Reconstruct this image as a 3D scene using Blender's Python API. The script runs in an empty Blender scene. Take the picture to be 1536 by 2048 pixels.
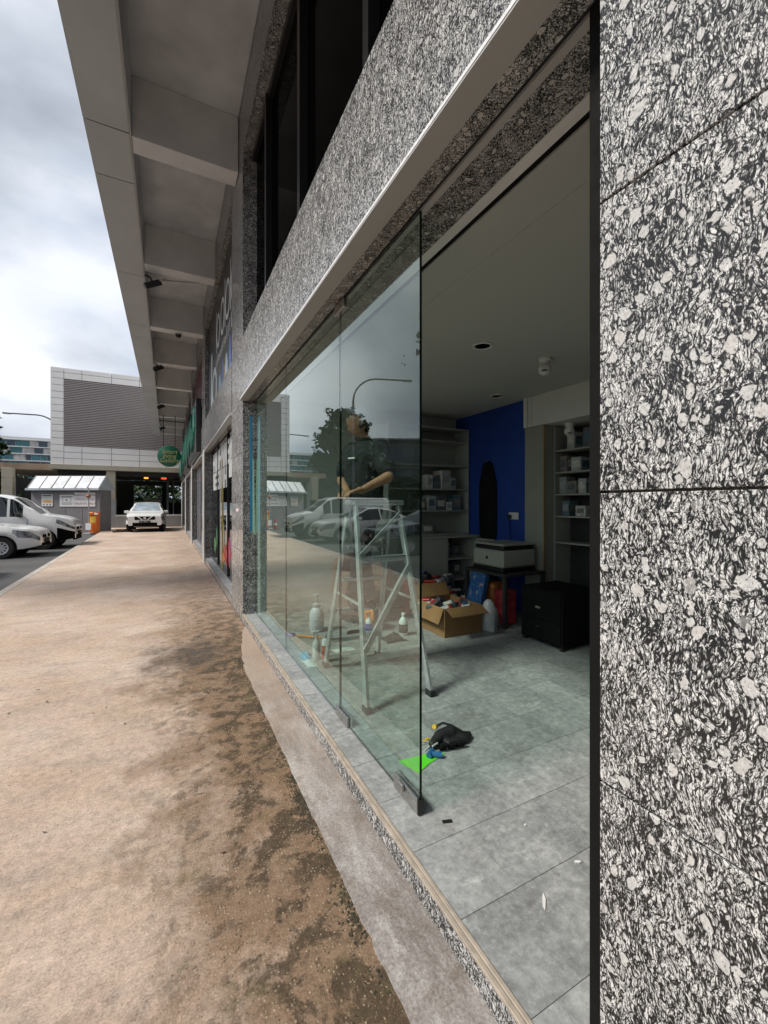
import bpy, bmesh, math, random
from mathutils import Vector, Matrix, noise as mnoise
random.seed(7)
R = math.radians
sc = bpy.context.scene
COL = sc.collection

# ---------------------------------------------------------------- camera
cam_d = bpy.data.cameras.new('camera')
cam = bpy.data.objects.new('camera', cam_d); COL.objects.link(cam)
cam.location = (0, 0, 1.5)
cam.rotation_euler = (R(90), 0, -R(27.27))
cam_d.sensor_width = 36; cam_d.sensor_fit = 'AUTO'
cam_d.lens = 840 / 2048 * 36
cam_d.shift_y = -16 / 2048
cam_d.clip_start = 0.02; cam_d.clip_end = 2000
sc.camera = cam

# ---------------------------------------------------------------- sky and sun
SUN_EL, SUN_AZ = R(50), R(-90)          # azimuth from +Y towards +X
w = bpy.data.worlds.new('World'); sc.world = w; w.use_nodes = True
nt = w.node_tree; nt.nodes.clear()
out = nt.nodes.new('ShaderNodeOutputWorld'); bg = nt.nodes.new('ShaderNodeBackground')
sky = nt.nodes.new('ShaderNodeTexSky'); sky.sky_type = 'NISHITA'; sky.sun_disc = False
sky.sun_elevation = SUN_EL; sky.sun_rotation = SUN_AZ; sky.dust_density = 2.0
tc = nt.nodes.new('ShaderNodeTexCoord')
mp = nt.nodes.new('ShaderNodeMapping'); mp.inputs['Scale'].default_value = (1.0, 1.0, 1.7)
nz = nt.nodes.new('ShaderNodeTexNoise'); nz.inputs['Scale'].default_value = 2.1
nz.inputs['Detail'].default_value = 7; nz.inputs['Roughness'].default_value = 0.50; nz.inputs['Distortion'].default_value = 0.15
nt.links.new(tc.outputs['Generated'], mp.inputs['Vector']); nt.links.new(mp.outputs[0], nz.inputs['Vector'])
cr = nt.nodes.new('ShaderNodeValToRGB'); e = cr.color_ramp.elements
e[0].position = 0.34; e[0].color = (2.4, 2.65, 3.1, 1)
e[1].position = 0.72; e[1].color = (5.9, 6.05, 6.35, 1)
k = cr.color_ramp.elements.new(0.47); k.color = (3.5, 3.8, 4.3, 1)
k = cr.color_ramp.elements.new(0.59); k.color = (5.2, 5.4, 5.8, 1)
nt.links.new(nz.outputs['Fac'], cr.inputs['Fac'])
n2 = nt.nodes.new('ShaderNodeTexNoise'); n2.inputs['Scale'].default_value = 3.4; n2.inputs['Detail'].default_value = 5
nt.links.new(mp.outputs[0], n2.inputs['Vector'])
c2 = nt.nodes.new('ShaderNodeValToRGB'); c2.color_ramp.elements[0].position = 0.52; c2.color_ramp.elements[1].position = 0.68
c2.color_ramp.elements[0].color = (0, 0, 0, 1); c2.color_ramp.elements[1].color = (0.18, 0.18, 0.18, 1)
nt.links.new(n2.outputs['Fac'], c2.inputs['Fac'])
mx = nt.nodes.new('ShaderNodeMix'); mx.data_type = 'RGBA'
nt.links.new(c2.outputs['Color'], mx.inputs['Factor'])
nt.links.new(cr.outputs['Color'], mx.inputs['A']); nt.links.new(sky.outputs['Color'], mx.inputs['B'])
nt.links.new(mx.outputs['Result'], bg.inputs['Color'])
bg.inputs['Strength'].default_value = 0.10
nt.links.new(bg.outputs[0], out.inputs[0])

sun_d = bpy.data.lights.new('sun', 'SUN'); sun_d.energy = 2.1; sun_d.angle = R(14); sun_d.color = (1.0, 0.95, 0.87)
sun = bpy.data.objects.new('sun', sun_d); COL.objects.link(sun)
sun.location = (-8, 4, 14)
dirv = Vector((math.sin(SUN_AZ) * math.cos(SUN_EL), math.cos(SUN_AZ) * math.cos(SUN_EL), math.sin(SUN_EL)))
sun.rotation_euler = dirv.to_track_quat('Z', 'Y').to_euler()

vs = sc.view_settings; sc.display_settings.display_device = 'sRGB'
vs.view_transform = 'Standard'; vs.look = 'None'; vs.gamma = 1.0; vs.exposure = 0.9; vs.use_curve_mapping = False
sc.render.engine = 'CYCLES'
cy = sc.cycles
cy.use_denoising = True
cy.max_bounces = 6; cy.diffuse_bounces = 3; cy.glossy_bounces = 3; cy.transmission_bounces = 4; cy.transparent_max_bounces = 12
cy.sample_clamp_indirect = 6; cy.caustics_reflective = False; cy.caustics_refractive = False

# ---------------------------------------------------------------- helpers
def link(o): COL.objects.link(o); return o

def tag(o, label=None, cat=None, group=None, kind=None):
    if label: o['label'] = label
    if cat: o['category'] = cat
    if group: o['group'] = group
    if kind: o['kind'] = kind
    return o

def thing(name, label, cat, loc=(0, 0, 0), rotz=0.0, group=None):
    o = link(bpy.data.objects.new(name, None)); o.empty_display_size = 0.1
    o.location = loc; o.rotation_euler = (0, 0, rotz)
    return tag(o, label, cat, group)

def wm(o):
    m = Matrix.LocRotScale(o.location, o.rotation_euler, o.scale)
    if o.parent: m = wm(o.parent) @ o.matrix_parent_inverse @ m
    return m

def obj(name, bm, mat, parent=None, world=True, smooth=False, sharp=35, kind=None):
    """link a bmesh (or mesh) as one object; world=True keeps world coordinates under a parent"""
    if isinstance(bm, bmesh.types.BMesh):
        me = bpy.data.meshes.new(name); bm.to_mesh(me); bm.free()
    else:
        me = bm
    if mat is not None:
        for m in (mat if isinstance(mat, (list, tuple)) else [mat]): me.materials.append(m)
    if smooth:
        me.polygons.foreach_set('use_smooth', [True] * len(me.polygons))
        try: me.set_sharp_from_angle(angle=R(sharp))
        except Exception: pass
    o = link(bpy.data.objects.new(name, me))
    if parent is not None:
        o.parent = parent
        if world: o.matrix_parent_inverse = wm(parent).inverted()
    if kind: o['kind'] = kind
    return o

def NB(): return bmesh.new()

def bbox(bm, x0, x1, y0, y1, z0, z1, bev=0.0, mi=0, M=None):
    vs_ = [bm.verts.new((x, y, z)) for x in (x0, x1) for y in (y0, y1) for z in (z0, z1)]
    fs = [bm.faces.new([vs_[i] for i in f]) for f in ((0, 1, 3, 2), (4, 6, 7, 5), (0, 4, 5, 1), (2, 3, 7, 6), (0, 2, 6, 4), (1, 5, 7, 3))]
    for f in fs: f.material_index = mi
    if bev > 0:
        es = list({e for f in fs for e in f.edges})
        r = bmesh.ops.bevel(bm, geom=es, offset=bev, segments=1, affect='EDGES', profile=0.5)
        vs_ = list({v for f in r['faces'] for v in f.verts} | {v for v in vs_ if v.is_valid})
    if M is not None: bmesh.ops.transform(bm, matrix=M, verts=[v for v in vs_ if v.is_valid])
    return bm

def B(name, b, mat, parent=None, bev=0.0, world=True, M=None, kind=None, smooth=False):
    bm = NB(); bbox(bm, *b, bev=bev, M=M)
    return obj(name, bm, mat, parent, world, kind=kind, smooth=smooth)

def tube(bm, pts, r, n=8, caps=True, mi=0):
    pts = [Vector(p) for p in pts]
    rs = r if isinstance(r, (list, tuple)) else [r] * len(pts)
    rings = []; up = None
    for i, p in enumerate(pts):
        t = (pts[min(i + 1, len(pts) - 1)] - pts[max(i - 1, 0)]).normalized()
        if up is None:
            up = Vector((0, 0, 1)) if abs(t.z) < 0.9 else Vector((1, 0, 0))
        a = t.cross(up)
        if a.length < 1e-5: a = t.cross(Vector((0, 1, 0)))
        a.normalize(); b = a.cross(t).normalized(); up = b
        rings.append([bm.verts.new(p + (a * math.cos(2 * math.pi * k / n) + b * math.sin(2 * math.pi * k / n)) * rs[i]) for k in range(n)])
    for i in range(len(rings) - 1):
        for k in range(n):
            f = bm.faces.new((rings[i][k], rings[i + 1][k], rings[i + 1][(k + 1) % n], rings[i][(k + 1) % n])); f.material_index = mi
    if caps:
        bm.faces.new(rings[0]).material_index = mi; bm.faces.new(list(reversed(rings[-1]))).material_index = mi
    return bm

def lathe(bm, prof, c=(0, 0, 0), n=20, mi=0, axis='Z', caps=True):
    rings = []
    for r, z in prof:
        ring = []
        for k in range(n):
            a = 2 * math.pi * k / n
            p = (r * math.cos(a), r * math.sin(a), z)
            if axis == 'X': p = (p[2], p[0], p[1])
            if axis == 'Y': p = (p[0], p[2], p[1])
            ring.append(bm.verts.new((c[0] + p[0], c[1] + p[1], c[2] + p[2])))
        rings.append(ring)
    for i in range(len(rings) - 1):
        for k in range(n):
            f = bm.faces.new((rings[i][k], rings[i][(k + 1) % n], rings[i + 1][(k + 1) % n], rings[i + 1][k])); f.material_index = mi
    if caps and prof[0][0] > 1e-4: bm.faces.new(list(reversed(rings[0]))).material_index = mi
    if caps and prof[-1][0] > 1e-4: bm.faces.new(rings[-1]).material_index = mi
    bmesh.ops.recalc_face_normals(bm, faces=bm.faces)
    return bm

def prism(bm, poly, M, depth, mi=0):
    """extrude a 2D polygon (list of (u,v)) by depth along local w; M maps (u,v,w) to world"""
    a = [bm.verts.new(M @ Vector((u, v, 0))) for u, v in poly]
    b = [bm.verts.new(M @ Vector((u, v, depth))) for u, v in poly]
    n = len(poly)
    fs = [bm.faces.new(a), bm.faces.new(list(reversed(b)))]
    for i in range(n): fs.append(bm.faces.new((a[i], b[i], b[(i + 1) % n], a[(i + 1) % n])))
    for f in fs: f.material_index = mi
    bmesh.ops.recalc_face_normals(bm, faces=fs)
    return bm

def text(name, s, size, mat, M, parent=None, ext=0.002, align='CENTER', shear=0.0, sx=1.0):
    cu = bpy.data.curves.new('t', 'FONT'); cu.body = s; cu.size = size; cu.extrude = ext; cu.align_x = align; cu.align_y = 'CENTER'
    cu.shear = shear; cu.resolution_u = 3; cu.space_line = 0.95
    o = bpy.data.objects.new('t', cu); link(o)
    dg = bpy.context.evaluated_depsgraph_get(); dg.update()
    me = bpy.data.meshes.new_from_object(o.evaluated_get(dg))
    bpy.data.objects.remove(o); bpy.data.curves.remove(cu)
    me.transform(Matrix.Diagonal((sx, 1, 1, 1))); me.transform(M)
    me.materials.clear(); me.name = name
    return obj(name, me, mat, parent)

def basis(o, u, v, w_):
    u, v, w_ = Vector(u), Vector(v), Vector(w_)
    return Matrix(((u.x, v.x, w_.x, o[0]), (u.y, v.y, w_.y, o[1]), (u.z, v.z, w_.z, o[2]), (0, 0, 0, 1)))

def apply_mods(o):
    dg = bpy.context.evaluated_depsgraph_get(); dg.update()
    me = bpy.data.meshes.new_from_object(o.evaluated_get(dg))
    o.modifiers.clear(); o.data = me
    return o

# ---------------------------------------------------------------- materials
def newmat(name):
    m = bpy.data.materials.new(name); m.use_nodes = True
    nt = m.node_tree; b = nt.nodes['Principled BSDF']
    return m, nt, b

def node(nt, t, **kw):
    n = nt.nodes.new(t)
    for k_, v in kw.items():
        if k_ in n.inputs.keys(): n.inputs[k_].default_value = v
        else: setattr(n, k_, v)
    return n

def L(nt, a, b): nt.links.new(a, b)

def ramp(nt, src, stops, interp='LINEAR'):
    r = nt.nodes.new('ShaderNodeValToRGB'); el = r.color_ramp.elements; r.color_ramp.interpolation = interp
    for i, (p, c) in enumerate(stops):
        if isinstance(c, (int, float)): c = (c, c, c)
        x = el[i] if i < 2 else el.new(p)
        x.position = p; x.color = (*c, 1)
    L(nt, src, r.inputs['Fac']); return r.outputs['Color']

def mixc(nt, fac, a, b, mode='MIX'):
    m = nt.nodes.new('ShaderNodeMix'); m.data_type = 'RGBA'; m.blend_type = mode
    for s, v in (('Factor', fac), ('A', a), ('B', b)):
        if hasattr(v, 'is_linked') or isinstance(v, bpy.types.NodeSocket): L(nt, v, m.inputs[s])
        elif s == 'Factor': m.inputs[s].default_value = v
        else: m.inputs[s].default_value = (*v, 1)
    return m.outputs['Result']

def math_(nt, op, a, b=0.0, clamp=False):
    m = nt.nodes.new('ShaderNodeMath'); m.operation = op; m.use_clamp = clamp
    for i, v in enumerate((a, b)):
        if isinstance(v, bpy.types.NodeSocket): L(nt, v, m.inputs[i])
        else: m.inputs[i].default_value = v
    return m.outputs[0]

def coords(nt, scale=(1, 1, 1), rnd=0.0, kind='Object'):
    t = nt.nodes.new('ShaderNodeTexCoord'); s = t.outputs[kind]
    if rnd:
        oi = nt.nodes.new('ShaderNodeObjectInfo'); c = nt.nodes.new('ShaderNodeCombineXYZ')
        v = math_(nt, 'MULTIPLY', oi.outputs['Random'], rnd)
        for i in range(3): L(nt, v, c.inputs[i])
        a = nt.nodes.new('ShaderNodeVectorMath'); a.operation = 'ADD'
        L(nt, s, a.inputs[0]); L(nt, c.outputs[0], a.inputs[1]); s = a.outputs[0]
    m = nt.nodes.new('ShaderNodeMapping'); m.inputs['Scale'].default_value = scale
    L(nt, s, m.inputs['Vector']); return m.outputs[0]

def noise_(nt, vec, scale, detail=3, rough=0.55, dist=0.0):
    n = node(nt, 'ShaderNodeTexNoise', Scale=scale, Detail=detail, Roughness=rough, Distortion=dist)
    L(nt, vec, n.inputs['Vector']); return n.outputs['Fac']

def bump(nt, b, h, strength=0.3, dist=0.01):
    n = node(nt, 'ShaderNodeBump', Strength=strength, Distance=dist)
    L(nt, h, n.inputs['Height']); L(nt, n.outputs[0], b.inputs['Normal'])

def plain(name, col, rough=0.5, metal=0.0, var=0.12, scale=6.0, spec=0.5, bmp=0.0, coat=0.0):
    m, nt, b = newmat(name)
    c = coords(nt, rnd=3.0)
    n = noise_(nt, c, scale, 4)
    lo = tuple(max(0, x * (1 - var)) for x in col); hi = tuple(min(1, x * (1 + var)) for x in col)
    L(nt, ramp(nt, n, [(0.3, lo), (0.7, hi)]), b.inputs['Base Color'])
    n2 = noise_(nt, c, scale * 3, 3)
    L(nt, ramp(nt, n2, [(0.3, max(0.02, rough * 0.85)), (0.7, min(1, rough * 1.15))]), b.inputs['Roughness'])
    b.inputs['Metallic'].default_value = metal
    b.inputs['Specular IOR Level'].default_value = spec
    b.inputs['Coat Weight'].default_value = coat; b.inputs['Coat Roughness'].default_value = 0.05
    if bmp: bump(nt, b, n2, bmp, 0.005)
    return m

def granite(name, tint=1.0, rough=0.18):
    """augen gneiss: pale grains wrapped by thin black wavy seams, with larger feldspar eyes"""
    m, nt, b = newmat(name)
    c0 = coords(nt, rnd=11.0)
    def warp(vec, scale, amt):
        wn = node(nt, 'ShaderNodeTexNoise', Scale=scale, Detail=2.0); L(nt, vec, wn.inputs['Vector'])
        sub = node(nt, 'ShaderNodeVectorMath', operation='SUBTRACT'); L(nt, wn.outputs['Color'], sub.inputs[0]); sub.inputs[1].default_value = (0.5, 0.5, 0.5)
        scl = node(nt, 'ShaderNodeVectorMath', operation='SCALE'); scl.inputs['Scale'].default_value = amt; L(nt, sub.outputs[0], scl.inputs[0])
        add = node(nt, 'ShaderNodeVectorMath', operation='ADD'); L(nt, vec, add.inputs[0]); L(nt, scl.outputs[0], add.inputs[1])
        return add.outputs[0]
    wv = warp(c0, 10.0, 0.045)
    def mapped(vec, s, rot=0.15):
        mv = node(nt, 'ShaderNodeMapping'); mv.inputs['Scale'].default_value = s; mv.inputs['Rotation'].default_value = (rot, 0, 0); L(nt, vec, mv.inputs['Vector']); return mv.outputs[0]
    # eyes
    ev = warp(warp(wv, 45.0, 0.016), 130.0, 0.008)
    vo = node(nt, 'ShaderNodeTexVoronoi', Scale=1.0, Randomness=1.0); L(nt, mapped(ev, (30, 30, 23), 0.2), vo.inputs['Vector'])
    sep = node(nt, 'ShaderNodeSeparateColor'); L(nt, vo.outputs['Color'], sep.inputs[0])
    pick = ramp(nt, sep.outputs[0], [(0.20, 0.0), (0.26, 1.0)])
    size = math_(nt, 'ADD', vo.outputs['Distance'], math_(nt, 'MULTIPLY', sep.outputs[2], 0.26))
    eye = math_(nt, 'MULTIPLY', ramp(nt, size, [(0.36, 1.0), (0.40, 0.0)]), pick)
    ring = math_(nt, 'MULTIPLY', ramp(nt, size, [(0.40, 1.0), (0.52, 0.0)]), pick)
    # seams: thin level lines of two stretched noises
    mod = noise_(nt, wv, 13.0, 2)
    def seam(s, wid, det, dist):
        n = noise_(nt, mapped(wv, s), 1.0, det, 0.55, dist)
        r = math_(nt, 'ABSOLUTE', math_(nt, 'SUBTRACT', n, 0.5))
        r = math_(nt, 'SUBTRACT', r, math_(nt, 'MULTIPLY', math_(nt, 'SUBTRACT', mod, 0.42), wid * 2.2))
        r = math_(nt, 'SUBTRACT', r, math_(nt, 'MULTIPLY', ring, wid * 0.9))
        return ramp(nt, r, [(wid * 0.55, 1.0), (wid * 1.65, 0.0)])
    d1 = seam((112, 112, 44), 0.050, 2, 0.5); d2 = seam((215, 215, 96), 0.036, 2, 0.4)
    dark = math_(nt, 'MAXIMUM', d1, math_(nt, 'MULTIPLY', d2, 0.88))
    dark = math_(nt, 'MULTIPLY', dark, math_(nt, 'SUBTRACT', 1.0, math_(nt, 'MULTIPLY', eye, 0.80)))
    g1 = noise_(nt, wv, 150, 3, 0.6); g2 = noise_(nt, c0, 9, 3)
    pale = ramp(nt, g1, [(0.30, (0.32 * tint, 0.325 * tint, 0.33 * tint)), (0.45, (0.62 * tint, 0.61 * tint, 0.595 * tint)), (0.62, (0.78 * tint, 0.77 * tint, 0.75 * tint))])
    pale = mixc(nt, math_(nt, 'MULTIPLY', ramp(nt, sep.outputs[1], [(0.45, 0.0), (1.0, 1.0)]), math_(nt, 'MULTIPLY', eye, 0.30)), pale, (0.62, 0.52, 0.47))
    pale = mixc(nt, math_(nt, 'MULTIPLY', eye, 0.35), pale, (0.70, 0.69, 0.66))
    fl = ramp(nt, noise_(nt, mapped(wv, (230, 230, 150), 0.8), 1.0, 3, 0.6), [(0.34, 1.0), (0.42, 0.0)])
    pale = mixc(nt, math_(nt, 'MULTIPLY', fl, math_(nt, 'MULTIPLY', eye, 0.8)), pale, (0.12, 0.12, 0.12))
    pale = mixc(nt, math_(nt, 'MULTIPLY', ramp(nt, g2, [(0.45, 0.0), (0.7, 1.0)]), 0.25), pale, (0.46, 0.48, 0.46))
    colr = mixc(nt, math_(nt, 'MULTIPLY', dark, 0.98), pale, (0.010, 0.0105, 0.012))
    L(nt, colr, b.inputs['Base Color'])
    L(nt, ramp(nt, noise_(nt, c0, 14, 4), [(0.3, rough * 0.7), (0.7, rough * 1.5)]), b.inputs['Roughness'])
    b.inputs['Specular IOR Level'].default_value = 0.34
    return m

def glass(name, tint, ior=1.52, smudge=0.02, gain=1.75):
    m, nt, b = newmat(name); nt.nodes.remove(b)
    o = nt.nodes['Material Output']
    tr = node(nt, 'ShaderNodeBsdfTransparent'); tr.inputs[0].default_value = (*tint, 1)
    gl = node(nt, 'ShaderNodeBsdfGlossy'); gl.inputs['Roughness'].default_value = 0.004; gl.inputs[0].default_value = (0.92, 1.0, 0.97, 1)
    df = node(nt, 'ShaderNodeBsdfDiffuse'); df.inputs[0].default_value = (0.7, 0.75, 0.74, 1)
    fr = node(nt, 'ShaderNodeFresnel', IOR=ior)
    ge = node(nt, 'ShaderNodeNewGeometry')
    front = math_(nt, 'SUBTRACT', 1.0, ge.outputs['Backfacing'])
    fac = math_(nt, 'MULTIPLY', math_(nt, 'MULTIPLY', fr.outputs[0], gain), front, clamp=True)
    m1 = node(nt, 'ShaderNodeMixShader'); L(nt, fac, m1.inputs[0]); L(nt, tr.outputs[0], m1.inputs[1]); L(nt, gl.outputs[0], m1.inputs[2])
    # dried wiping film
    c = coords(nt, (3, 3, 0.6)); n = noise_(nt, c, 2.5, 5)
    m2 = node(nt, 'ShaderNodeMixShader'); L(nt, math_(nt, 'MULTIPLY', ramp(nt, n, [(0.45, 0.0), (0.75, 1.0)]), smudge), m2.inputs[0])
    L(nt, m1.outputs[0], m2.inputs[1]); L(nt, df.outputs[0], m2.inputs[2])
    L(nt, m2.outputs[0], o.inputs[0])
    return m

def emit(name, col, s):
    m, nt, b = newmat(name); b.inputs['Base Color'].default_value = (*col, 1)
    b.inputs['Emission Color'].default_value = (*col, 1); b.inputs['Emission Strength'].default_value = s
    return m

def mat_pavement():
    m, nt, b = newmat('pavement_concrete')
    c = coords(nt)
    t = nt.nodes.new('ShaderNodeTexCoord'); sp = node(nt, 'ShaderNodeSeparateXYZ'); L(nt, t.outputs['Object'], sp.inputs[0])
    X, Y = sp.outputs['X'], sp.outputs['Y']
    def mul(*a):
        r = a[0]
        for q in a[1:]: r = math_(nt, 'MULTIPLY', r, q)
        return r
    big = noise_(nt, c, 0.8, 6, 0.62)
    base = ramp(nt, big, [(0.30, (0.42, 0.312, 0.245)), (0.5, (0.53, 0.41, 0.332)), (0.70, (0.62, 0.515, 0.438))])
    base = mixc(nt, mul(ramp(nt, noise_(nt, c, 1.9, 5, 0.6), [(0.46, 0.0), (0.64, 1.0)]), 0.32), base, (0.50, 0.36, 0.23))
    base = mixc(nt, mul(ramp(nt, noise_(nt, coords(nt, (1, 2.4, 1)), 2.6, 6, 0.66, 0.5), [(0.48, 0.0), (0.70, 1.0)]), 0.55), base, (0.31, 0.26, 0.22))
    base = mixc(nt, mul(ramp(nt, noise_(nt, c, 5.5, 6, 0.7), [(0.56, 0.0), (0.72, 1.0)]), 0.35), base, (0.36, 0.27, 0.20))
    band = ramp(nt, X, [(0.0, 0.0), (0.62, 1.0)])
    wide = ramp(nt, math_(nt, 'MULTIPLY', math_(nt, 'ADD', X, 1.0), 0.66), [(0.0, 0.0), (1.0, 1.0)])
    near = ramp(nt, math_(nt, 'DIVIDE', Y, 12.0), [(0.36, 1.0), (0.70, 0.22)])
    # worn brown zone with a ragged limit
    rag = math_(nt, 'ADD', wide, mul(math_(nt, 'SUBTRACT', noise_(nt, c, 1.7, 7, 0.68), 0.5), 1.5))
    worn = mul(ramp(nt, rag, [(0.52, 0.0), (0.86, 1.0)]), near)
    base = mixc(nt, mul(worn, 0.84), base, (0.185, 0.112, 0.060))
    # mould: broken black-brown and green blotches
    mo = noise_(nt, c, 6.5, 8, 0.74, 0.3)
    md = mul(ramp(nt, math_(nt, 'ADD', mo, mul(band, 0.07)), [(0.525, 0.0), (0.60, 1.0)]), near, ramp(nt, math_(nt, 'ADD', X, 0.3), [(0.0, 0.0), (0.62, 1.0)]))
    base = mixc(nt, mul(md, 0.85), base, (0.060, 0.043, 0.026))
    gm = mul(ramp(nt, noise_(nt, c, 4.2, 7, 0.7), [(0.55, 0.0), (0.68, 1.0)]), worn)
    base = mixc(nt, mul(gm, 0.65), base, (0.115, 0.105, 0.045))
    # old oil-black patch
    vd = node(nt, 'ShaderNodeVectorMath', operation='DISTANCE'); mpp = node(nt, 'ShaderNodeMapping'); mpp.inputs['Scale'].default_value = (1.0, 0.8, 0)
    L(nt, t.outputs['Object'], mpp.inputs['Vector']); L(nt, mpp.outputs[0], vd.inputs[0]); vd.inputs[1].default_value = (0.20, 4.6 * 0.8, 0)
    dn = math_(nt, 'ADD', vd.outputs['Value'], mul(math_(nt, 'SUBTRACT', noise_(nt, c, 4.0, 8, 0.72), 0.5), 1.5))
    base = mixc(nt, mul(ramp(nt, dn, [(0.05, 1.0), (0.50, 0.0)]), 0.85), base, (0.075, 0.062, 0.052))
    # hairline cracks, broken along their length
    wc = node(nt, 'ShaderNodeTexNoise', Scale=3.0, Detail=5.0); L(nt, c, wc.inputs['Vector'])
    wa = node(nt, 'ShaderNodeVectorMath', operation='MULTIPLY_ADD'); L(nt, wc.outputs['Color'], wa.inputs[0]); wa.inputs[1].default_value = (0.35, 0.35, 0.0); L(nt, c, wa.inputs[2])
    ck = node(nt, 'ShaderNodeTexVoronoi', Scale=0.42, feature='DISTANCE_TO_EDGE'); L(nt, wa.outputs[0], ck.inputs['Vector'])
    base = mixc(nt, mul(ramp(nt, ck.outputs['Distance'], [(0.0012, 1.0), (0.0032, 0.0)]), ramp(nt, noise_(nt, c, 0.9, 3), [(0.56, 0.0), (0.64, 0.22)])), base, (0.09, 0.07, 0.05))
    # gum and drips
    gv = node(nt, 'ShaderNodeTexVoronoi', Scale=3.2); L(nt, c, gv.inputs['Vector']); gs = node(nt, 'ShaderNodeSeparateColor'); L(nt, gv.outputs['Color'], gs.inputs[0])
    base = mixc(nt, mul(ramp(nt, gv.outputs['Distance'], [(0.035, 1.0), (0.055, 0.0)]), ramp(nt, gs.outputs[0], [(0.72, 0.0), (0.76, 0.7)])), base, (0.14, 0.115, 0.095))
    # sand grain and exposed chips
    g = noise_(nt, c, 120, 3, 0.7); g2 = noise_(nt, c, 24, 8, 0.80)
    base = mixc(nt, 1.0, base, ramp(nt, math_(nt, 'ADD', mul(g, 0.45), mul(g2, 0.55)), [(0.36, 0.56), (0.5, 1.0), (0.64, 1.36)]), 'MULTIPLY')
    v2 = node(nt, 'ShaderNodeTexVoronoi', Scale=84.0); L(nt, c, v2.inputs['Vector']); s2 = node(nt, 'ShaderNodeSeparateColor'); L(nt, v2.outputs['Color'], s2.inputs[0])
    chip = mul(ramp(nt, v2.outputs['Distance'], [(0.22, 1.0), (0.36, 0.0)]), ramp(nt, s2.outputs[0], [(0.62, 0.0), (0.68, 1.0)]), math_(nt, 'ADD', mul(worn, 0.9), 0.08))
    base = mixc(nt, mul(chip, noise_(nt, c, 17, 4, 0.7), 0.95), base, (0.58, 0.47, 0.35))
    pit = mul(ramp(nt, v2.outputs['Distance'], [(0.18, 1.0), (0.34, 0.0)]), ramp(nt, s2.outputs[1], [(0.84, 0.0), (0.88, 1.0)]), math_(nt, 'ADD', mul(worn, 0.8), 0.15))
    base = mixc(nt, mul(pit, 0.8), base, (0.07, 0.05, 0.035))
    L(nt, base, b.inputs['Base Color']); b.inputs['Roughness'].default_value = 0.86; b.inputs['Specular IOR Level'].default_value = 0.3
    lines = node(nt, 'ShaderNodeTexWave', Scale=26.0, Distortion=2.5, Detail=2.0); lines.inputs['Detail Scale'].default_value = 0.6; L(nt, c, lines.inputs['Vector'])
    hgt = math_(nt, 'ADD', math_(nt, 'ADD', mul(g2, 0.8), mul(noise_(nt, coords(nt, (0.8, 2.2, 1)), 7, 6, 0.65), 2.2)), math_(nt, 'ADD', mul(chip, 0.35), mul(pit, -0.5)))
    hgt = math_(nt, 'ADD', hgt, mul(lines.outputs['Fac'], 0.012))
    bump(nt, b, hgt, 0.55, 0.016)
    return m

def mat_apron():
    m, nt, b = newmat('apron_cement'); c = coords(nt)
    base = ramp(nt, noise_(nt, coords(nt, (2, 0.8, 1)), 2.5, 6, 0.65), [(0.3, (0.17, 0.145, 0.128)), (0.5, (0.27, 0.245, 0.228)), (0.68, (0.42, 0.40, 0.382))])
    sc_ = noise_(nt, coords(nt, (1, 0.3, 1)), 34, 5, 0.7)
    base = mixc(nt, ramp(nt, sc_, [(0.52, 0.0), (0.75, 0.45)]), base, (0.62, 0.59, 0.56))
    base = mixc(nt, ramp(nt, noise_(nt, c, 9, 6, 0.7), [(0.54, 0.0), (0.70, 0.75)]), base, (0.15, 0.115, 0.085))
    base = mixc(nt, 1.0, base, ramp(nt, noise_(nt, c, 95, 4, 0.7), [(0.35, 0.70), (0.65, 1.25)]), 'MULTIPLY')
    t_ = nt.nodes.new('ShaderNodeTexCoord'); sy = node(nt, 'ShaderNodeSeparateXYZ'); L(nt, t_.outputs['Object'], sy.inputs[0])
    old = ramp(nt, math_(nt, 'ADD', math_(nt, 'MULTIPLY', sy.outputs['Y'], 0.2), math_(nt, 'MULTIPLY', math_(nt, 'SUBTRACT', noise_(nt, c, 3, 5), 0.5), 0.7)), [(0.35, 0.0), (0.85, 0.8)])
    base = mixc(nt, old, base, (0.36, 0.27, 0.20))
    L(nt, base, b.inputs['Base Color']); b.inputs['Roughness'].default_value = 0.85
    bump(nt, b, noise_(nt, c, 40, 6, 0.7), 0.5, 0.012)
    return m

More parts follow.
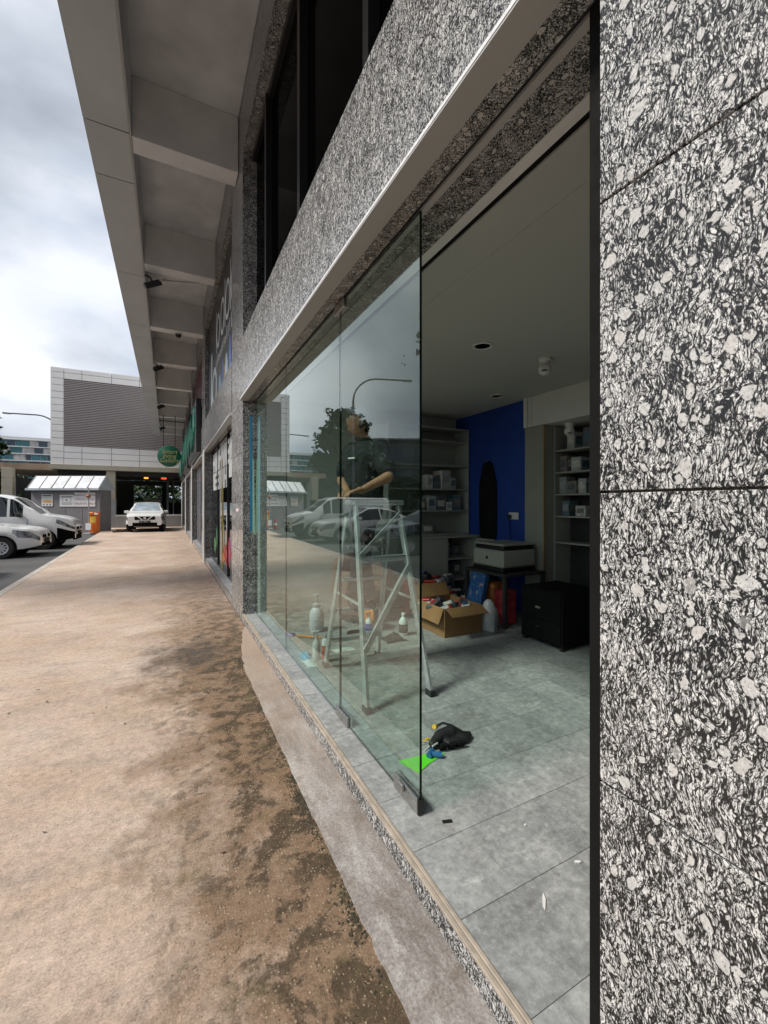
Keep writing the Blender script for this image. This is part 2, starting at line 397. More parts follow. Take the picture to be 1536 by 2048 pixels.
def mat_tile(name, a, b_, c_, sat=0):
    m, nt, b = newmat(name); c = coords(nt, rnd=5.0)
    n = noise_(nt, coords(nt, (1.6, 1.0, 1), rnd=5.0), 3.0, 7, 0.66, 0.6)
    base = ramp(nt, n, [(0.30, a), (0.5, b_), (0.70, c_)])
    base = mixc(nt, ramp(nt, noise_(nt, c, 60, 5, 0.7), [(0.52, 0.0), (0.72, 0.6)]), base, (0.50, 0.50, 0.49))
    t = coords(nt)
    base = mixc(nt, ramp(nt, noise_(nt, t, 3.1, 6, 0.7), [(0.52, 0.0), (0.72, 0.60)]), base, (0.13, 0.12, 0.11))
    base = mixc(nt, ramp(nt, noise_(nt, coords(nt, (0.5, 1.4, 1)), 9.0, 7, 0.75, 1.0), [(0.56, 0.0), (0.68, 0.55)]), base, (0.55, 0.55, 0.54))
    base = mixc(nt, 1.0, base, ramp(nt, noise_(nt, t, 26, 6, 0.72), [(0.34, 0.72), (0.66, 1.22)]), 'MULTIPLY')
    base = mixc(nt, ramp(nt, noise_(nt, t, 130, 3, 0.6), [(0.70, 0.0), (0.74, 0.6)]), base, (0.05, 0.045, 0.04))
    oi = nt.nodes.new('ShaderNodeObjectInfo'); base = mixc(nt, 1.0, base, ramp(nt, oi.outputs['Random'], [(0.0, 0.90), (1.0, 1.07)]), 'MULTIPLY')
    L(nt, base, b.inputs['Base Color'])
    L(nt, ramp(nt, noise_(nt, t, 8, 5), [(0.3, 0.35), (0.7, 0.6)]), b.inputs['Roughness'])
    bump(nt, b, noise_(nt, t, 50, 5, 0.7), 0.15, 0.004)
    return m

def mat_asphalt():
    m, nt, b = newmat('asphalt'); c = coords(nt)
    base = ramp(nt, noise_(nt, c, 0.6, 5), [(0.3, (0.060, 0.060, 0.062)), (0.7, (0.10, 0.098, 0.095))])
    base = mixc(nt, 1.0, base, ramp(nt, noise_(nt, c, 60, 3, 0.7), [(0.3, 0.7), (0.7, 1.35)]), 'MULTIPLY')
    L(nt, base, b.inputs['Base Color']); b.inputs['Roughness'].default_value = 0.8
    bump(nt, b, noise_(nt, c, 80, 3), 0.4, 0.01); return m

def mat_leaf(name, a, b_):
    m, nt, b = newmat(name); c = coords(nt)
    L(nt, ramp(nt, noise_(nt, c, 1.7, 4), [(0.3, a), (0.7, b_)]), b.inputs['Base Color'])
    b.inputs['Roughness'].default_value = 0.55; b.inputs['Specular IOR Level'].default_value = 0.3
    return m

M = {}
M['pave'] = mat_pavement(); M['apron'] = mat_apron(); M['asphalt'] = mat_asphalt()
M['granite'] = granite('granite'); M['lip_sheen'] = plain('lip_sky_sheen', (0.80, 0.80, 0.81), 0.35, var=0.18, scale=60)  # lip: sky sheen on the granite chamfer painted as a near-white base
M['tile'] = mat_tile('floor_tile', (0.22, 0.23, 0.23), (0.31, 0.32, 0.317), (0.40, 0.41, 0.405))
M['silltile'] = mat_tile('sill_tile', (0.26, 0.265, 0.27), (0.34, 0.345, 0.35), (0.44, 0.44, 0.445))
M['grout'] = plain('grout', (0.27, 0.27, 0.265), 0.9)
M['sealant'] = plain('sealant', (0.33, 0.26, 0.19), 0.7)
M['sealant_dark'] = plain('sealant_dark', (0.03, 0.03, 0.03), 0.7)
M['nosing'] = plain('nosing_trim', (0.37, 0.315, 0.255), 0.55, var=0.25, scale=14, bmp=0.2)
M['soffit'] = plain('soffit_metal', (0.42, 0.42, 0.41), 0.45, var=0.05, scale=1.5)
M['canopy_paint'] = plain('canopy_paint', (0.64, 0.665, 0.69), 0.7, var=0.20, scale=1.6)
M['beam_paint'] = plain('beam_paint', (0.76, 0.765, 0.76), 0.7, var=0.10, scale=2)
M['panel'] = plain('canopy_panel', (0.51, 0.535, 0.56), 0.42, var=0.10, scale=0.8)
M['black'] = plain('black_metal', (0.012, 0.012, 0.013), 0.35)
M['blackmatt'] = plain('black_matt', (0.009, 0.009, 0.009), 0.8, spec=0.12)
M['white'] = plain('white_paint', (0.74, 0.73, 0.70), 0.55, var=0.04)
M['ceil'] = plain('ceiling_paint', (0.50, 0.51, 0.48), 0.8, var=0.03, scale=1)
M['wallpaint'] = plain('wall_paint', (0.32, 0.32, 0.27), 0.75, var=0.04)
M['blue'] = plain('blue_wall', (0.010, 0.050, 0.30), 0.65, var=0.14, scale=2.5)
M['sidewall'] = plain('side_wall_paint', (0.66, 0.65, 0.60), 0.75, var=0.06, scale=2)
M['laminate'] = plain('white_laminate', (0.36, 0.36, 0.32), 0.5, var=0.05)
M['glass'] = glass('shop_glass', (0.875, 0.955, 0.925), 1.6, 0.004, 1.75)
M['glassedge'] = plain('glass_edge', (0.003, 0.010, 0.008), 0.3, spec=0.2)
m_, nt_, b_ = newmat('dark_glass'); b_.inputs['Base Color'].default_value = (0.006, 0.007, 0.008, 1); b_.inputs['Roughness'].default_value = 0.03; M['darkglass'] = m_
m_, nt_, b_ = newmat('car_glass'); b_.inputs['Base Color'].default_value = (0.012, 0.016, 0.016, 1); b_.inputs['Roughness'].default_value = 0.02; b_.inputs['Specular IOR Level'].default_value = 0.8; M['carglass'] = m_
m_, nt_, b_ = newmat('upper_glass'); b_.inputs['Base Color'].default_value = (0.003, 0.003, 0.003, 1); b_.inputs['Roughness'].default_value = 0.05; b_.inputs['Specular IOR Level'].default_value = 0.004; M['upglass'] = m_
M['alu'] = plain('aluminium', (0.60, 0.61, 0.62), 0.36, metal=0.85, var=0.15, scale=18)
M['steel'] = plain('steel', (0.52, 0.50, 0.48), 0.30, metal=1.0, var=0.15, scale=30)
M['rubber'] = plain('rubber', (0.02, 0.02, 0.02), 0.75)

# ================================================================ ground
g = NB(); bbox(g, -400, 400, -300, 500, -0.5, -0.1)
tag(obj('road', g, M['asphalt']), kind='structure')

def edge_x(y): return -2.22 - 0.0365 * y
M['kerb'] = plain('kerb_concrete', (0.46, 0.41, 0.36), 0.85, var=0.2, scale=5, bmp=0.3)
pv = NB(); bbox(pv, -1.5, 0.6, -7, 31, -0.3, -0.02)
pave = tag(obj('pavement', pv, M['asphalt']), kind='structure')
cuts = [(-8.0, -8.0), (9.85, 10.42), (20.3, 20.9), (31.6, 31.6)]       # y at the kerb, y at the shops
for i in range(3):
    a, b_ = cuts[i], cuts[i + 1]; gap = 0.011
    pts = [(edge_x(a[0]) + 0.13, a[0] + gap), (0.842, a[1] + gap), (0.842, b_[1] - gap), (edge_x(b_[0]) + 0.13, b_[0] - gap)]
    bm = NB(); prism(bm, pts, Matrix.Translation((0, 0, -0.25)), 0.25)
    obj('paving_slab', bm, M['pave'], pave)
y = -8.0
while y < 31:
    y2 = min(y + 1.2, 31.6)
    bm = NB(); prism(bm, [(edge_x(y), y + .004), (edge_x(y) + 0.125, y + .004), (edge_x(y2) + 0.125, y2 - .004), (edge_x(y2), y2 - .004)], Matrix.Translation((0, 0, -0.25)), 0.252)
    obj('kerb_stone', bm, M['kerb'], pave); y = y2
# cement apron along the shop step
bm = NB(); n = 130; rows = []
for i in range(n + 1):
    y = -2 + 7.3 * i / n
    jit = 0.008 * mnoise.noise((y * 5, 0, 3)) + 0.010 * mnoise.noise((y * 21, 7, 3)) 
    if y > 3.9: jit += (y - 3.9) ** 1.5 * 0.12 + .02 * mnoise.noise((y * 13, 4, 4))
    xo = 0.622 + jit
    rows.append([bm.verts.new((xo - .006, y, -0.01)), bm.verts.new((xo, y, 0.003 + 0.003 * mnoise.noise((y * 9, 1, 1)))), bm.verts.new((min(xo + .03, .825), y, 0.008)), bm.verts.new((min(xo + .12, .835), y, 0.010)), bm.verts.new((0.8435, y, 0.011))])
for i in range(n):
    for k_ in range(4): bm.faces.new((rows[i][k_], rows[i][k_ + 1], rows[i + 1][k_ + 1], rows[i + 1][k_]))
bmesh.ops.recalc_face_normals(bm, faces=bm.faces)
obj('apron', bm, M['apron'], pave, smooth=True)
# moss and grit caught along the apron's edge
M['moss'] = plain('moss', (0.035, 0.032, 0.018), 0.95, var=0.5, scale=40)
M['moss2'] = plain('brown_grit', (0.20, 0.145, 0.085), 0.95, var=0.5, scale=40)
def clumps(name, mat, cnt, fx, fy, rr, zmax, label, cat):
    bm = NB()
    for _ in range(cnt):
        y = fy(); x = fx(y); r = random.uniform(*rr); h = r * random.uniform(0.3, zmax)
        k0 = random.randint(5, 6); a0 = random.random() * 6
        base = [bm.verts.new((x + r * random.uniform(.5, 1.2) * math.cos(a0 + 6.283 * q / k0), y + r * random.uniform(.6, 1.7) * math.sin(a0 + 6.283 * q / k0), -0.001)) for q in range(k0)]
        t = bm.verts.new((x + random.uniform(-.3, .3) * r, y, h))
        for q in range(k0): bm.faces.new((base[q], base[(q + 1) % k0], t))
    return tag(obj(name, bm, mat, smooth=True), label, cat, kind='stuff')
def fy_m():
    while True:
        y = random.uniform(0.3, 4.3)
        if mnoise.noise((y * 2.2, 5, 0)) + mnoise.noise((y * 9, 5, 2)) * .6 > random.uniform(-0.3, 0.6): return y
clumps('moss', M['moss'], 1500, lambda y: 0.617 - abs(random.gauss(0, 0.03)), fy_m, (0.002, 0.009), 0.6, 'dark moss caught along the cement edge of the pavement', 'moss')
clumps('grit', M['moss2'], 2200, lambda y: 0.60 - abs(random.gauss(0, 0.22)), lambda: random.uniform(0.4, 4.5), (0.0015, 0.006), 0.5, 'loose brown grit scattered over the worn pavement by the step', 'grit')
bm = NB()
for i in range(26):
    x, y = random.uniform(-1.1, 0.5), random.uniform(0.6, 5); a = random.random() * 3.14; l = random.uniform(.006, .02)
    d = Vector((math.cos(a), math.sin(a), 0)); nn_ = Vector((-d.y, d.x, 0))
    vs_ = [bm.verts.new(Vector((x, y, .004)) + d * l * u + nn_ * l * .3 * v_ + Vector((0, 0, abs(u) * .004))) for u, v_ in ((-1, 0), (0, -1), (1, 0), (0, 1))]
    bm.faces.new(vs_)
tag(obj('leaf_litter', bm, plain('dry_leaf', (0.06, 0.035, 0.02), 0.8)), 'tiny dry leaf scraps lying on the pavement', 'leaf litter', kind='stuff')

# ================================================================ the shop building
bld = thing('shop_building', 'long shop building clad in speckled granite under a deep canopy', 'building', (0.86, -0.4, 0))
PIL = [(-0.42, 0.603), (5.525, 6.55), (11.55, 12.57), (17.57, 18.60), (23.6, 24.6), (29.6, 30.6)]
ZJ = [0.0, 0.26, 0.893, 1.526, 2.159, 2.792, 3.60, 4.20, 4.80, 5.40, 6.0, 6.64]
G = M['granite']
for i, (ya, yb) in enumerate(PIL):
    core = B('pillar', (0.862, 1.25, ya + .012, yb - .012, 0, 6.64), M['sealant'] if i else M['sealant'], bld)
    for z0, z1 in zip(ZJ[:-1], ZJ[1:]):
        gp = 0.0025
        B('granite_slab', (0.844, 0.866, ya, yb, z0 + gp, z1 - gp), G, core, bev=0.0015)
        if i: B('granite_slab', (0.867, 1.21, ya, ya + .02, z0 + gp, z1 - gp), G, core, bev=0.0015)
        else: B('granite_slab', (0.867, 1.21, yb - .02, yb, z0 + gp, z1 - gp), G, core, bev=0.0015)

def bay(y0, y1, first=False, nslab=8, inner='dark'):
    """the band over the shopfront, its soffit, the upper window and the wall over it"""
    fa = B('fascia', (0.862, 0.905, y0 + .004, y1 - .004, 2.83, 3.585), M['sealant_dark'], bld)
    n = nslab; off = 0.56 if first else 0.6
    ys = [y0 + .003, y0 + off] + [y0 + off + 0.6 * k_ for k_ in range(1, 8)]
    ys = [v for v in ys if v < y1 - .2] + [y1 - .003]
    if nslab < 8: ys = [y0 + .003 + (y1 - y0 - .006) * k_ / nslab for k_ in range(nslab + 1)]
    for a, b__ in zip(ys[:-1], ys[1:]):
        B('granite_slab', (0.839, 0.861, a + .001, b__ - .001, 2.863, 3.60), G, fa)
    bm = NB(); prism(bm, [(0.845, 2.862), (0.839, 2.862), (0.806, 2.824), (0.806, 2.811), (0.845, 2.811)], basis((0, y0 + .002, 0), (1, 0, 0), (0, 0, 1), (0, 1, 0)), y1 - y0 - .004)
    obj('lip', bm, M['lip_sheen'], fa)
    B('soffit', (0.808, 0.905, y0 + .001, y1 - .001, 2.803, 2.810), M['soffit'], fa)
    for a, b__ in zip(ys[:-1:2], ys[2::2] if len(ys) % 2 else ys[2::2] + [ys[-1]]):
        B('granite_slab', (0.907, 0.985, a + .001, b__ - .001, 2.808, 2.83), G, fa)
        B('granite_slab', (1.032, 1.192, a + .001, b__ - .001, 2.808, 2.83), G, fa)
    # upper window
    win = B('window', (1.03, 1.05, y0, y1, 3.55, 6.0), M['blackmatt'], bld)
    B('sill', (0.862, 1.03, y0, y1, 3.56, 3.597), G, win)
    m_ys = [y0] + [v for v in (y0 + .15, y0 + 1.45, y0 + 2.75, y0 + 4.05)] + [y1]
    for a, b__ in zip(m_ys[:-1], m_ys[1:]):
        if b__ - a > .2: B('pane', (1.012, 1.02, a + .03, b__ - .03, 3.62, 5.9), M['upglass'], win)
    for yy in m_ys[1:-1]: B('mullion', (0.945, 1.018, yy - .035, yy + .035, 3.60, 5.945), M['black'], win)
    B('frame', (0.965, 1.018, y0, y1, 5.87, 5.946), M['black'], win)
    B('frame', (0.965, 1.018, y0, y1, 3.60, 3.65), M['black'], win)
    sp = B('spandrel', (0.864, 1.03, y0, y1, 5.965, 6.64), M['sealant_dark'], bld)
    for k_ in range(4):
        a = y0 + (y1 - y0) * k_ / 4; b__ = y0 + (y1 - y0) * (k_ + 1) / 4
        B('granite_slab', (0.842, 0.863, a + .002, b__ - .002, 5.95, 6.64), G, sp, bev=.001)
        B('granite_slab', (0.865, 0.963, a + .002, b__ - .002, 5.95, 5.964), G, sp)
BAYS = [(PIL[i][1], PIL[i + 1][0]) for i in range(5)]
for i, (a, b__) in enumerate(BAYS): bay(a, b__, i == 0, 8 if i < 2 else 4)
B('wall', (0.862, 1.2, -6.5, -0.425, 0, 6.64), G, bld)
B('roof', (0.5, 9, -6.5, 31, 6.86, 7.1), M['panel'], bld)
B('wall', (8.8, 9, -6.5, 31, 0, 6.85), M['wallpaint'], bld)
B('upper_floor', (1.06, 8.8, -6.4, 30.9, 2.95, 3.3), M['wallpaint'], bld)
B('wall', (1.3, 8.8, 30.6, 30.9, 0, 6.85), M['wallpaint'], bld)
B('wall', (1.3, 8.8, -6.5, -6.2, 0, 6.85), M['wallpaint'], bld)

# canopy
can = B('canopy', (-0.83, 0.84, -6.4, 30.2, 6.652, 6.85), M['canopy_paint'], bld)
B('downstand', (-0.40, -0.383, -6.4, 30.2, 5.93, 6.65), M['canopy_paint'], can)
jy = [-6.4, -3.0, -0.3, 0.6, 3.2, 5.82, 6.71, 9.35, 11.9, 12.8, 15.4, 18.0, 18.9, 21.5, 24.1, 25.0, 27.6, 30.2]
for a, b__ in zip(jy[:-1], jy[1:]):
    B('soffit_panel', (-0.845, -0.405, a + .008, b__ - .008, 5.90, 5.912), M['panel'], can, bev=.001)
    B('fascia_panel', (-0.857, -0.845, a + .008, b__ - .008, 5.899, 7.0), M['panel'], can, bev=.001)
B('backing', (-0.843, -0.41, -6.4, 30.2, 5.925, 5.94), M['blackmatt'], can)
B('trim', (-0.402, -0.384, -6.4, 30.2, 5.895, 5.925), M['soffit'], can)
k_ = 0
for yb in (0.05, 3.05, 6.0, 9.0, 12.05, 15.0, 18.1, 21.0, 24.1, 27.0, 29.8):
    B('beam', (-0.381, 0.838 if k_ % 2 == 0 else 0.84, yb - .14, yb + .14, 5.91, 6.65), M['beam_paint'], can, bev=.004); k_ += 1

# ---- step, sill and floor of the open shop
st = B('step', (0.862, 0.99, 0.606, 5.523, -0.1, 0.085), M['grout'], bld)
ys = [0.606] + [1.2 + .9 * k_ for k_ in range(5)] + [5.522]
for a, b__ in zip(ys[:-1], ys[1:]):
    B('granite_slab', (0.844, 0.861, a + .001, b__ - .001, 0.0, 0.099), G, st)
B('nosing', (0.836, 0.852, 0.607, 5.521, 0.100, 0.113), M['nosing'], st, bev=.002)
B('nosing', (0.853, 0.868, 0.607, 5.521, 0.100, 0.1165), M['nosing'], st, bev=.002)

FZ = 0.115
fl = B('floor', (0.87, 4.5, -1.6, 5.5, -0.05, 0.111), M['grout']); tag(fl, kind='structure')
y = 0.822 - 0.3048 * 3; r = 0
while y < 5.4:
    xs = [0.869, 1.13 + (0.305 if r % 2 else 0)]
    while xs[-1] < 4.4: xs.append(xs[-1] + 0.6096)
    xs[-1] = 4.45
    for a, b__ in zip(xs[:-1], xs[1:]):
        dz = random.uniform(0, 0.0008)
        y2 = min(y + .3048, 5.42)
        sill = b__ < 1.2 and y > 1.0
        B('tile', (a + .0012, b__ - .0012, y + .0012, y2 - .0012, 0.10, FZ - dz), M['tile'], fl)
    y += .3048; r += 1

# ---- room
cl = NB(); bbox(cl, 1.283, 4.4, -1.5, 5.3, 2.812, 2.93)
ceil = tag(obj('ceiling', cl, M['ceil']), kind='structure')
B('soffit_board', (1.193, 1.245, 0.5, 5.52, 2.806, 2.85), M['beam_paint'], ceil)
B('shadow_gap', (1.246, 1.282, 0.5, 5.52, 2.82, 2.85), M['blackmatt'], ceil)
B('joint_bead', (1.512, 1.520, 0.2, 5.3, 2.808, 2.8115), M['ceil'], ceil)
tag(B('wall', (1.02, 4.5, 5.32, 5.5, 0.05, 2.93), M['sidewall']), kind='structure')
tag(B('wall', (1.25, 4.5, -1.62, -1.5, 0.05, 2.93), M['wallpaint']), kind='structure')
tag(B('wall', (4.42, 4.55, -1.5, 5.31, 0.05, 2.93), M['wallpaint']), kind='structure')
bw = tag(B('wall', (4.0, 4.41, 3.86, 5.31, 0.112, 2.811), M['blue']), kind='structure')
tag(B('pier', (3.97, 4.41, 3.56, 3.858, 0.112, 2.44), M['wallpaint']), kind='structure')
bk = tag(B('bulkhead', (3.96, 4.41, 0.2, 3.858, 2.445, 2.811), M['white']), kind='structure')
B('trim', (3.945, 3.96, 3.80, 3.858, 2.445, 2.811), M['white'], bk)
B('trim', (3.95, 3.96, 3.74, 3.79, 2.445, 2.811), M['white'], bk)
B('trim', (3.955, 3.97, 3.545, 3.562, 0.12, 2.44), plain('oak_edge', (0.35, 0.22, 0.10), 0.5), bk)

# ---- glass shopfront
gf = thing('glass_shopfront', 'frameless green-tinted glass shopfront with floor patch fittings', 'shopfront', (1.0, 1.58, 0.115))
GX = 1.0
def pane(y0, y1, z0=0.122, z1=2.802):
    bm = NB(); bbox(bm, GX - .006, GX + .006, y0, y1, z0, z1)
    for f in bm.faces:
        f.material_index = 0 if abs(f.normal.x) > .5 else 1
    bm.normal_update()
    for f in bm.faces: f.material_index = 0 if abs(f.calc_center_median().x - GX) > .004 else 1
    bmesh.ops.recalc_face_normals(bm, faces=bm.faces)
    return obj('glass_panel', bm, [M['glass'], M['glassedge']], gf)
pane(3.958, 5.52); pane(2.558, 3.952); pane(1.584, 2.552); pane(0.606, 0.73)
B('head_track', (1.002, 1.030, 0.61, 5.52, 2.803, 2.825), M['soffit'], gf)
B('head_track', (0.986, 1.001, 0.61, 5.52, 2.815, 2.83), M['black'], gf)
B('edge_strip', (0.984, 0.996 - .003, 0.700, 0.732, 0.12, 2.80), M['blackmatt'], gf)
B('edge_strip', (1.0065, 1.02, 0.700, 0.732, 0.12, 2.80), M['blackmatt'], gf)
B('floor_channel', (0.985, 0.993, 2.56, 5.52, 0.114, 0.126), M['alu'], gf)
def patch(y0, y1, z0, z1, lock=False):
    p = B('patch_fitting', (GX - .019, GX - .0062, y0, y1, z0, z1), M['steel'], gf, bev=.002)
    B('plate', (GX + .0062, GX + .019, y0, y1, z0, z1), M['steel'], p, bev=.002)
    if lock:
        B('lock_block', (GX - .036, GX - .0195, (y0 + y1) / 2 - .0, (y0 + y1) / 2 + .05, z0 + .035, z0 + .075), M['steel'], p, bev=.004)
        B('end_cap', (GX - .016, GX + .016, y0 - .006, y0 - .0005, z0 + .004, z1 - .004), M['black'], p)
patch(1.586, 1.80, 0.122, 0.192, True); patch(2.40, 2.60, 0.122, 0.182)
patch(2.46, 2.62, 2.74, 2.80)
dot = NB()
for yy, zz, r_ in ((1.72, 2.20, .004), (1.74, 2.17, .004), (1.715, 2.155, .005)):
    lathe(dot, [(r_, 0), (r_ * .8, .001)], (GX - .0072, yy, zz), 8, axis='X')
bbox(dot, GX - .0075, GX - .0063, 1.60, 1.612, 2.165, 2.195)
obj('mark', dot, M['black'], gf)

# ---- masking tape left on the end of the shopfront
bt = NB(); prism(bt, [(0, .0), (.034, .05), (.03, 1.35), (.034, 1.49), (0, 1.49)], basis((GX - .072, 5.5215, 1.13), (1, 0, 0), (0, 0, 1), (0, -1, 0)), .0015)
tag(obj('masking_tape', bt, plain('blue_tape', (0.02, 0.22, 0.42), 0.6)), 'strip of blue masking tape down the granite jamb beside the glass', 'tape')
bt = NB(); prism(bt, [(.0, .05), (.03, 0), (.03, .05), (.014, .95), (.0, 1.0)], basis((GX - .037, 5.5215, 1.10), (1, 0, 0), (0, 0, 1), (0, -1, 0)), .0012)
tag(obj('masking_tape', bt, plain('pale_green_tape', (0.40, 0.62, 0.50), 0.6)), 'short torn pale green tape beside the blue strip on the jamb', 'tape')
M['blacktape'] = plain('black_tape', (0.012, 0.012, 0.012), 0.5)

# ================================================================ neighbouring shopfronts
def front(i, kind):
    y0, y1 = BAYS[i]
    sf = thing('shopfront', kind['label'], 'shopfront', (1.0, y0, 0))
    B('window', (1.0, 1.012, y0 + .01, y1 - .01, 0.16, 2.80), M['darkglass'], sf)
    B('plinth', (0.864, 0.998, y0 + .002, y1 - .002, 0, 0.13), M['silltile'], sf)
    B('plinth_face', (0.846, 0.863, y0 + .002, y1 - .002, 0, 0.125), G, sf)
    B('rail', (0.965, 0.999, y0 + .01, y1 - .01, 0.131, 0.165), M['alu'], sf)
    for yy in kind['mull']: B('mullion', (0.975, 0.999, yy - kind.get('mw', .03), yy + kind.get('mw', .03), 0.166, 2.80), kind.get('mm', M['black']), sf)
    return sf
f2 = front(1, dict(label='neighbour shop window with white block lettering and flower stickers', mull=(8.2, 9.9), mm=M['black'], mw=.008))
M['decal'] = plain('white_vinyl', (0.78, 0.78, 0.76), 0.5, var=0.03)
# the window faces -X: u runs towards -Y so that it reads from the street
def street_basis(y, z, x): return basis((x, y, z), (0, -1, 0), (0, 0, 1), (-1, 0, 0))
B('decal_panel', (0.994, 0.998, 6.57, 8.1, 1.98, 2.28), M['decal'], f2)
for k_ in range(9): B('blind_slat', (0.985, 0.993, 6.57, 8.1, 2.31 + k_ * .028, 2.321 + k_ * .028), M['decal'], f2)
B('yellow_strip', (0.985, 0.998, 9.1, 9.16, 0.17, 2.42), plain('yellow_strip', (0.75, 0.55, 0.15), 0.5), f2)
B('notice', (0.838, 0.8435, 5.85, 6.05, 1.40, 1.44), plain('pink_notice', (0.8, 0.62, 0.6), .6), f2)
rs = random.Random(3)
for r_, zz, ss in ((0, 2.46, .44), (1, 2.02, .40)):
    for k_ in range(9):
        # block letters: stem, and two bars whose sides vary
        yb = 10.95 - k_ * 0.44
        if r_ == 1 and yb < 8.5: break
        bm = NB()
        bbox(bm, 0.988, 0.997, yb - .09, yb, zz - ss / 2, zz + ss / 2)
        q = rs.choice('EHNBM')
        if q in 'EB':
            for h in (-1, 0, 1): bbox(bm, 0.988, 0.997, yb - .30, yb - .0905, zz + h * (ss / 2 - .04) - .04, zz + h * (ss / 2 - .04) + .04)
            if q == 'B': bbox(bm, 0.988, 0.997, yb - .36, yb - .3005, zz - ss / 2, zz + ss / 2)
        elif q == 'H':
            bbox(bm, 0.988, 0.997, yb - .27, yb - .0905, zz - .045, zz + .045); bbox(bm, 0.988, 0.997, yb - .36, yb - .2705, zz - ss / 2, zz + ss / 2)
        else:
            prism(bm, [(0, ss / 2), (.09, ss / 2), (.2, -ss / 2), (.11, -ss / 2)], street_basis(yb - .0905, zz, 0.997), .009)
            bbox(bm, 0.988, 0.997, yb - .38, yb - .295, zz - ss / 2, zz + ss / 2)
        obj('letter', bm, M['decal'], f2)
for k_, (yy, zz, sx, sz, col) in enumerate(((8.6, .55, .5, .34, (.65, .06, .05)), (8.1, .62, .42, .5, (.55, .08, .16)), (7.7, .86, .3, .34, (.42, .10, .40)), (9.0, .42, .5, .2, (.75, .30, .08)), (10.2, .75, .2, .5, (.08, .32, .12)), (10.6, .55, .3, .35, (.10, .40, .14)), (8.9, .85, .1, .5, (.8, .8, .8)), (8.4, 1.15, .16, .32, (.8, .8, .82)))):
    bm = NB(); pts = [(sx / 2 * math.cos(t) * (1 + .22 * math.cos(5 * t)), sz / 2 * math.sin(t) * (1 + .22 * math.cos(5 * t))) for t in [6.283 * q / 20 for q in range(20)]]
    prism(bm, pts, street_basis(yy, zz, 0.998 - .0004 * k_), .002); obj('sticker', bm, plain('sticker', col, .5), f2)

# big graphic over the neighbour's upper window
sg = thing('window_graphic', 'dark upper window graphic with big white rounded letters and blue figures', 'sign', (0.93, 6.6, 3.6))
B('backing', (0.925, 0.938, 6.56, 11.54, 3.62, 5.90), M['black'], sg)
def ring(name, y, z, ro, ri, mat, x=0.924, stretch=1.0, d=.004):
    bm = NB(); n = 28; Ms = street_basis(y, z, x)
    A = []
    for q in range(n):
        t = 6.283 * q / n
        A.append([bm.verts.new(Ms @ Vector((r_ * math.cos(t), r_ * stretch * math.sin(t), w_))) for r_, w_ in ((ro, 0), (ro, d), (ri, d), (ri, 0))])
    for q in range(n):
        a, b__ = A[q], A[(q + 1) % n]
        for k2 in range(4): bm.faces.new((a[k2], a[(k2 + 1) % 4], b__[(k2 + 1) % 4], b__[k2]))
    bmesh.ops.recalc_face_normals(bm, faces=bm.faces)
    return obj(name, bm, mat, sg)
M['paleg'] = plain('pale_vinyl', (0.60, 0.68, 0.66), 0.4)
ring('letter', 9.95, 4.05, .50, .33, M['paleg'], stretch=.9)
B('letter_stem', (0.919, 0.9245, 10.45, 10.75, 3.66, 5.0), M['paleg'], sg)
for k_, yy in enumerate((9.2, 8.45, 7.7, 6.95)): ring('letter', yy, 5.05, .30, .23, M['decal'], stretch=1.15)
for yy in (9.55, 8.05, 7.3): B('letter_stem', (0.920, 0.9245, yy - .03, yy + .03, 4.7, 5.55), M['decal'], sg)
for k_ in range(14):
    yy = 9.6 - k_ * .2; hh = rs.uniform(.10, .22)
    if rs.random() < .5: ring('letter', yy, 4.45, .07, .045, M['decal'])
    else: B('letter_stem', (0.921, 0.9245, yy - .02, yy + .02, 4.45 - .07, 4.45 + hh), M['decal'], sg)
for k_, (yy, zz, w2, h2, col) in enumerate(((8.9, 3.85, .42, .40, (.28, .45, .62)), (8.35, 3.95, .34, .55, (.10, .16, .42)), (7.85, 3.9, .40, .50, (.50, .62, .72)), (7.35, 4.0, .3, .6, (.12, .20, .50)), (6.95, 4.05, .35, .55, (.62, .70, .78)), (8.1, 3.95, .10, .42, (.62, .33, .10)))):
    bm = NB(); prism(bm, [(-w2 / 2, -h2 / 2), (w2 / 2, -h2 / 2), (w2 * .42, h2 * .15), (w2 * .2, h2 / 2), (-w2 * .22, h2 / 2), (-w2 * .45, h2 * .1)], street_basis(yy, zz, 0.9245 - .0006 * k_), .003)
    obj('figure', bm, plain('figure_vinyl', col, .5), sg)

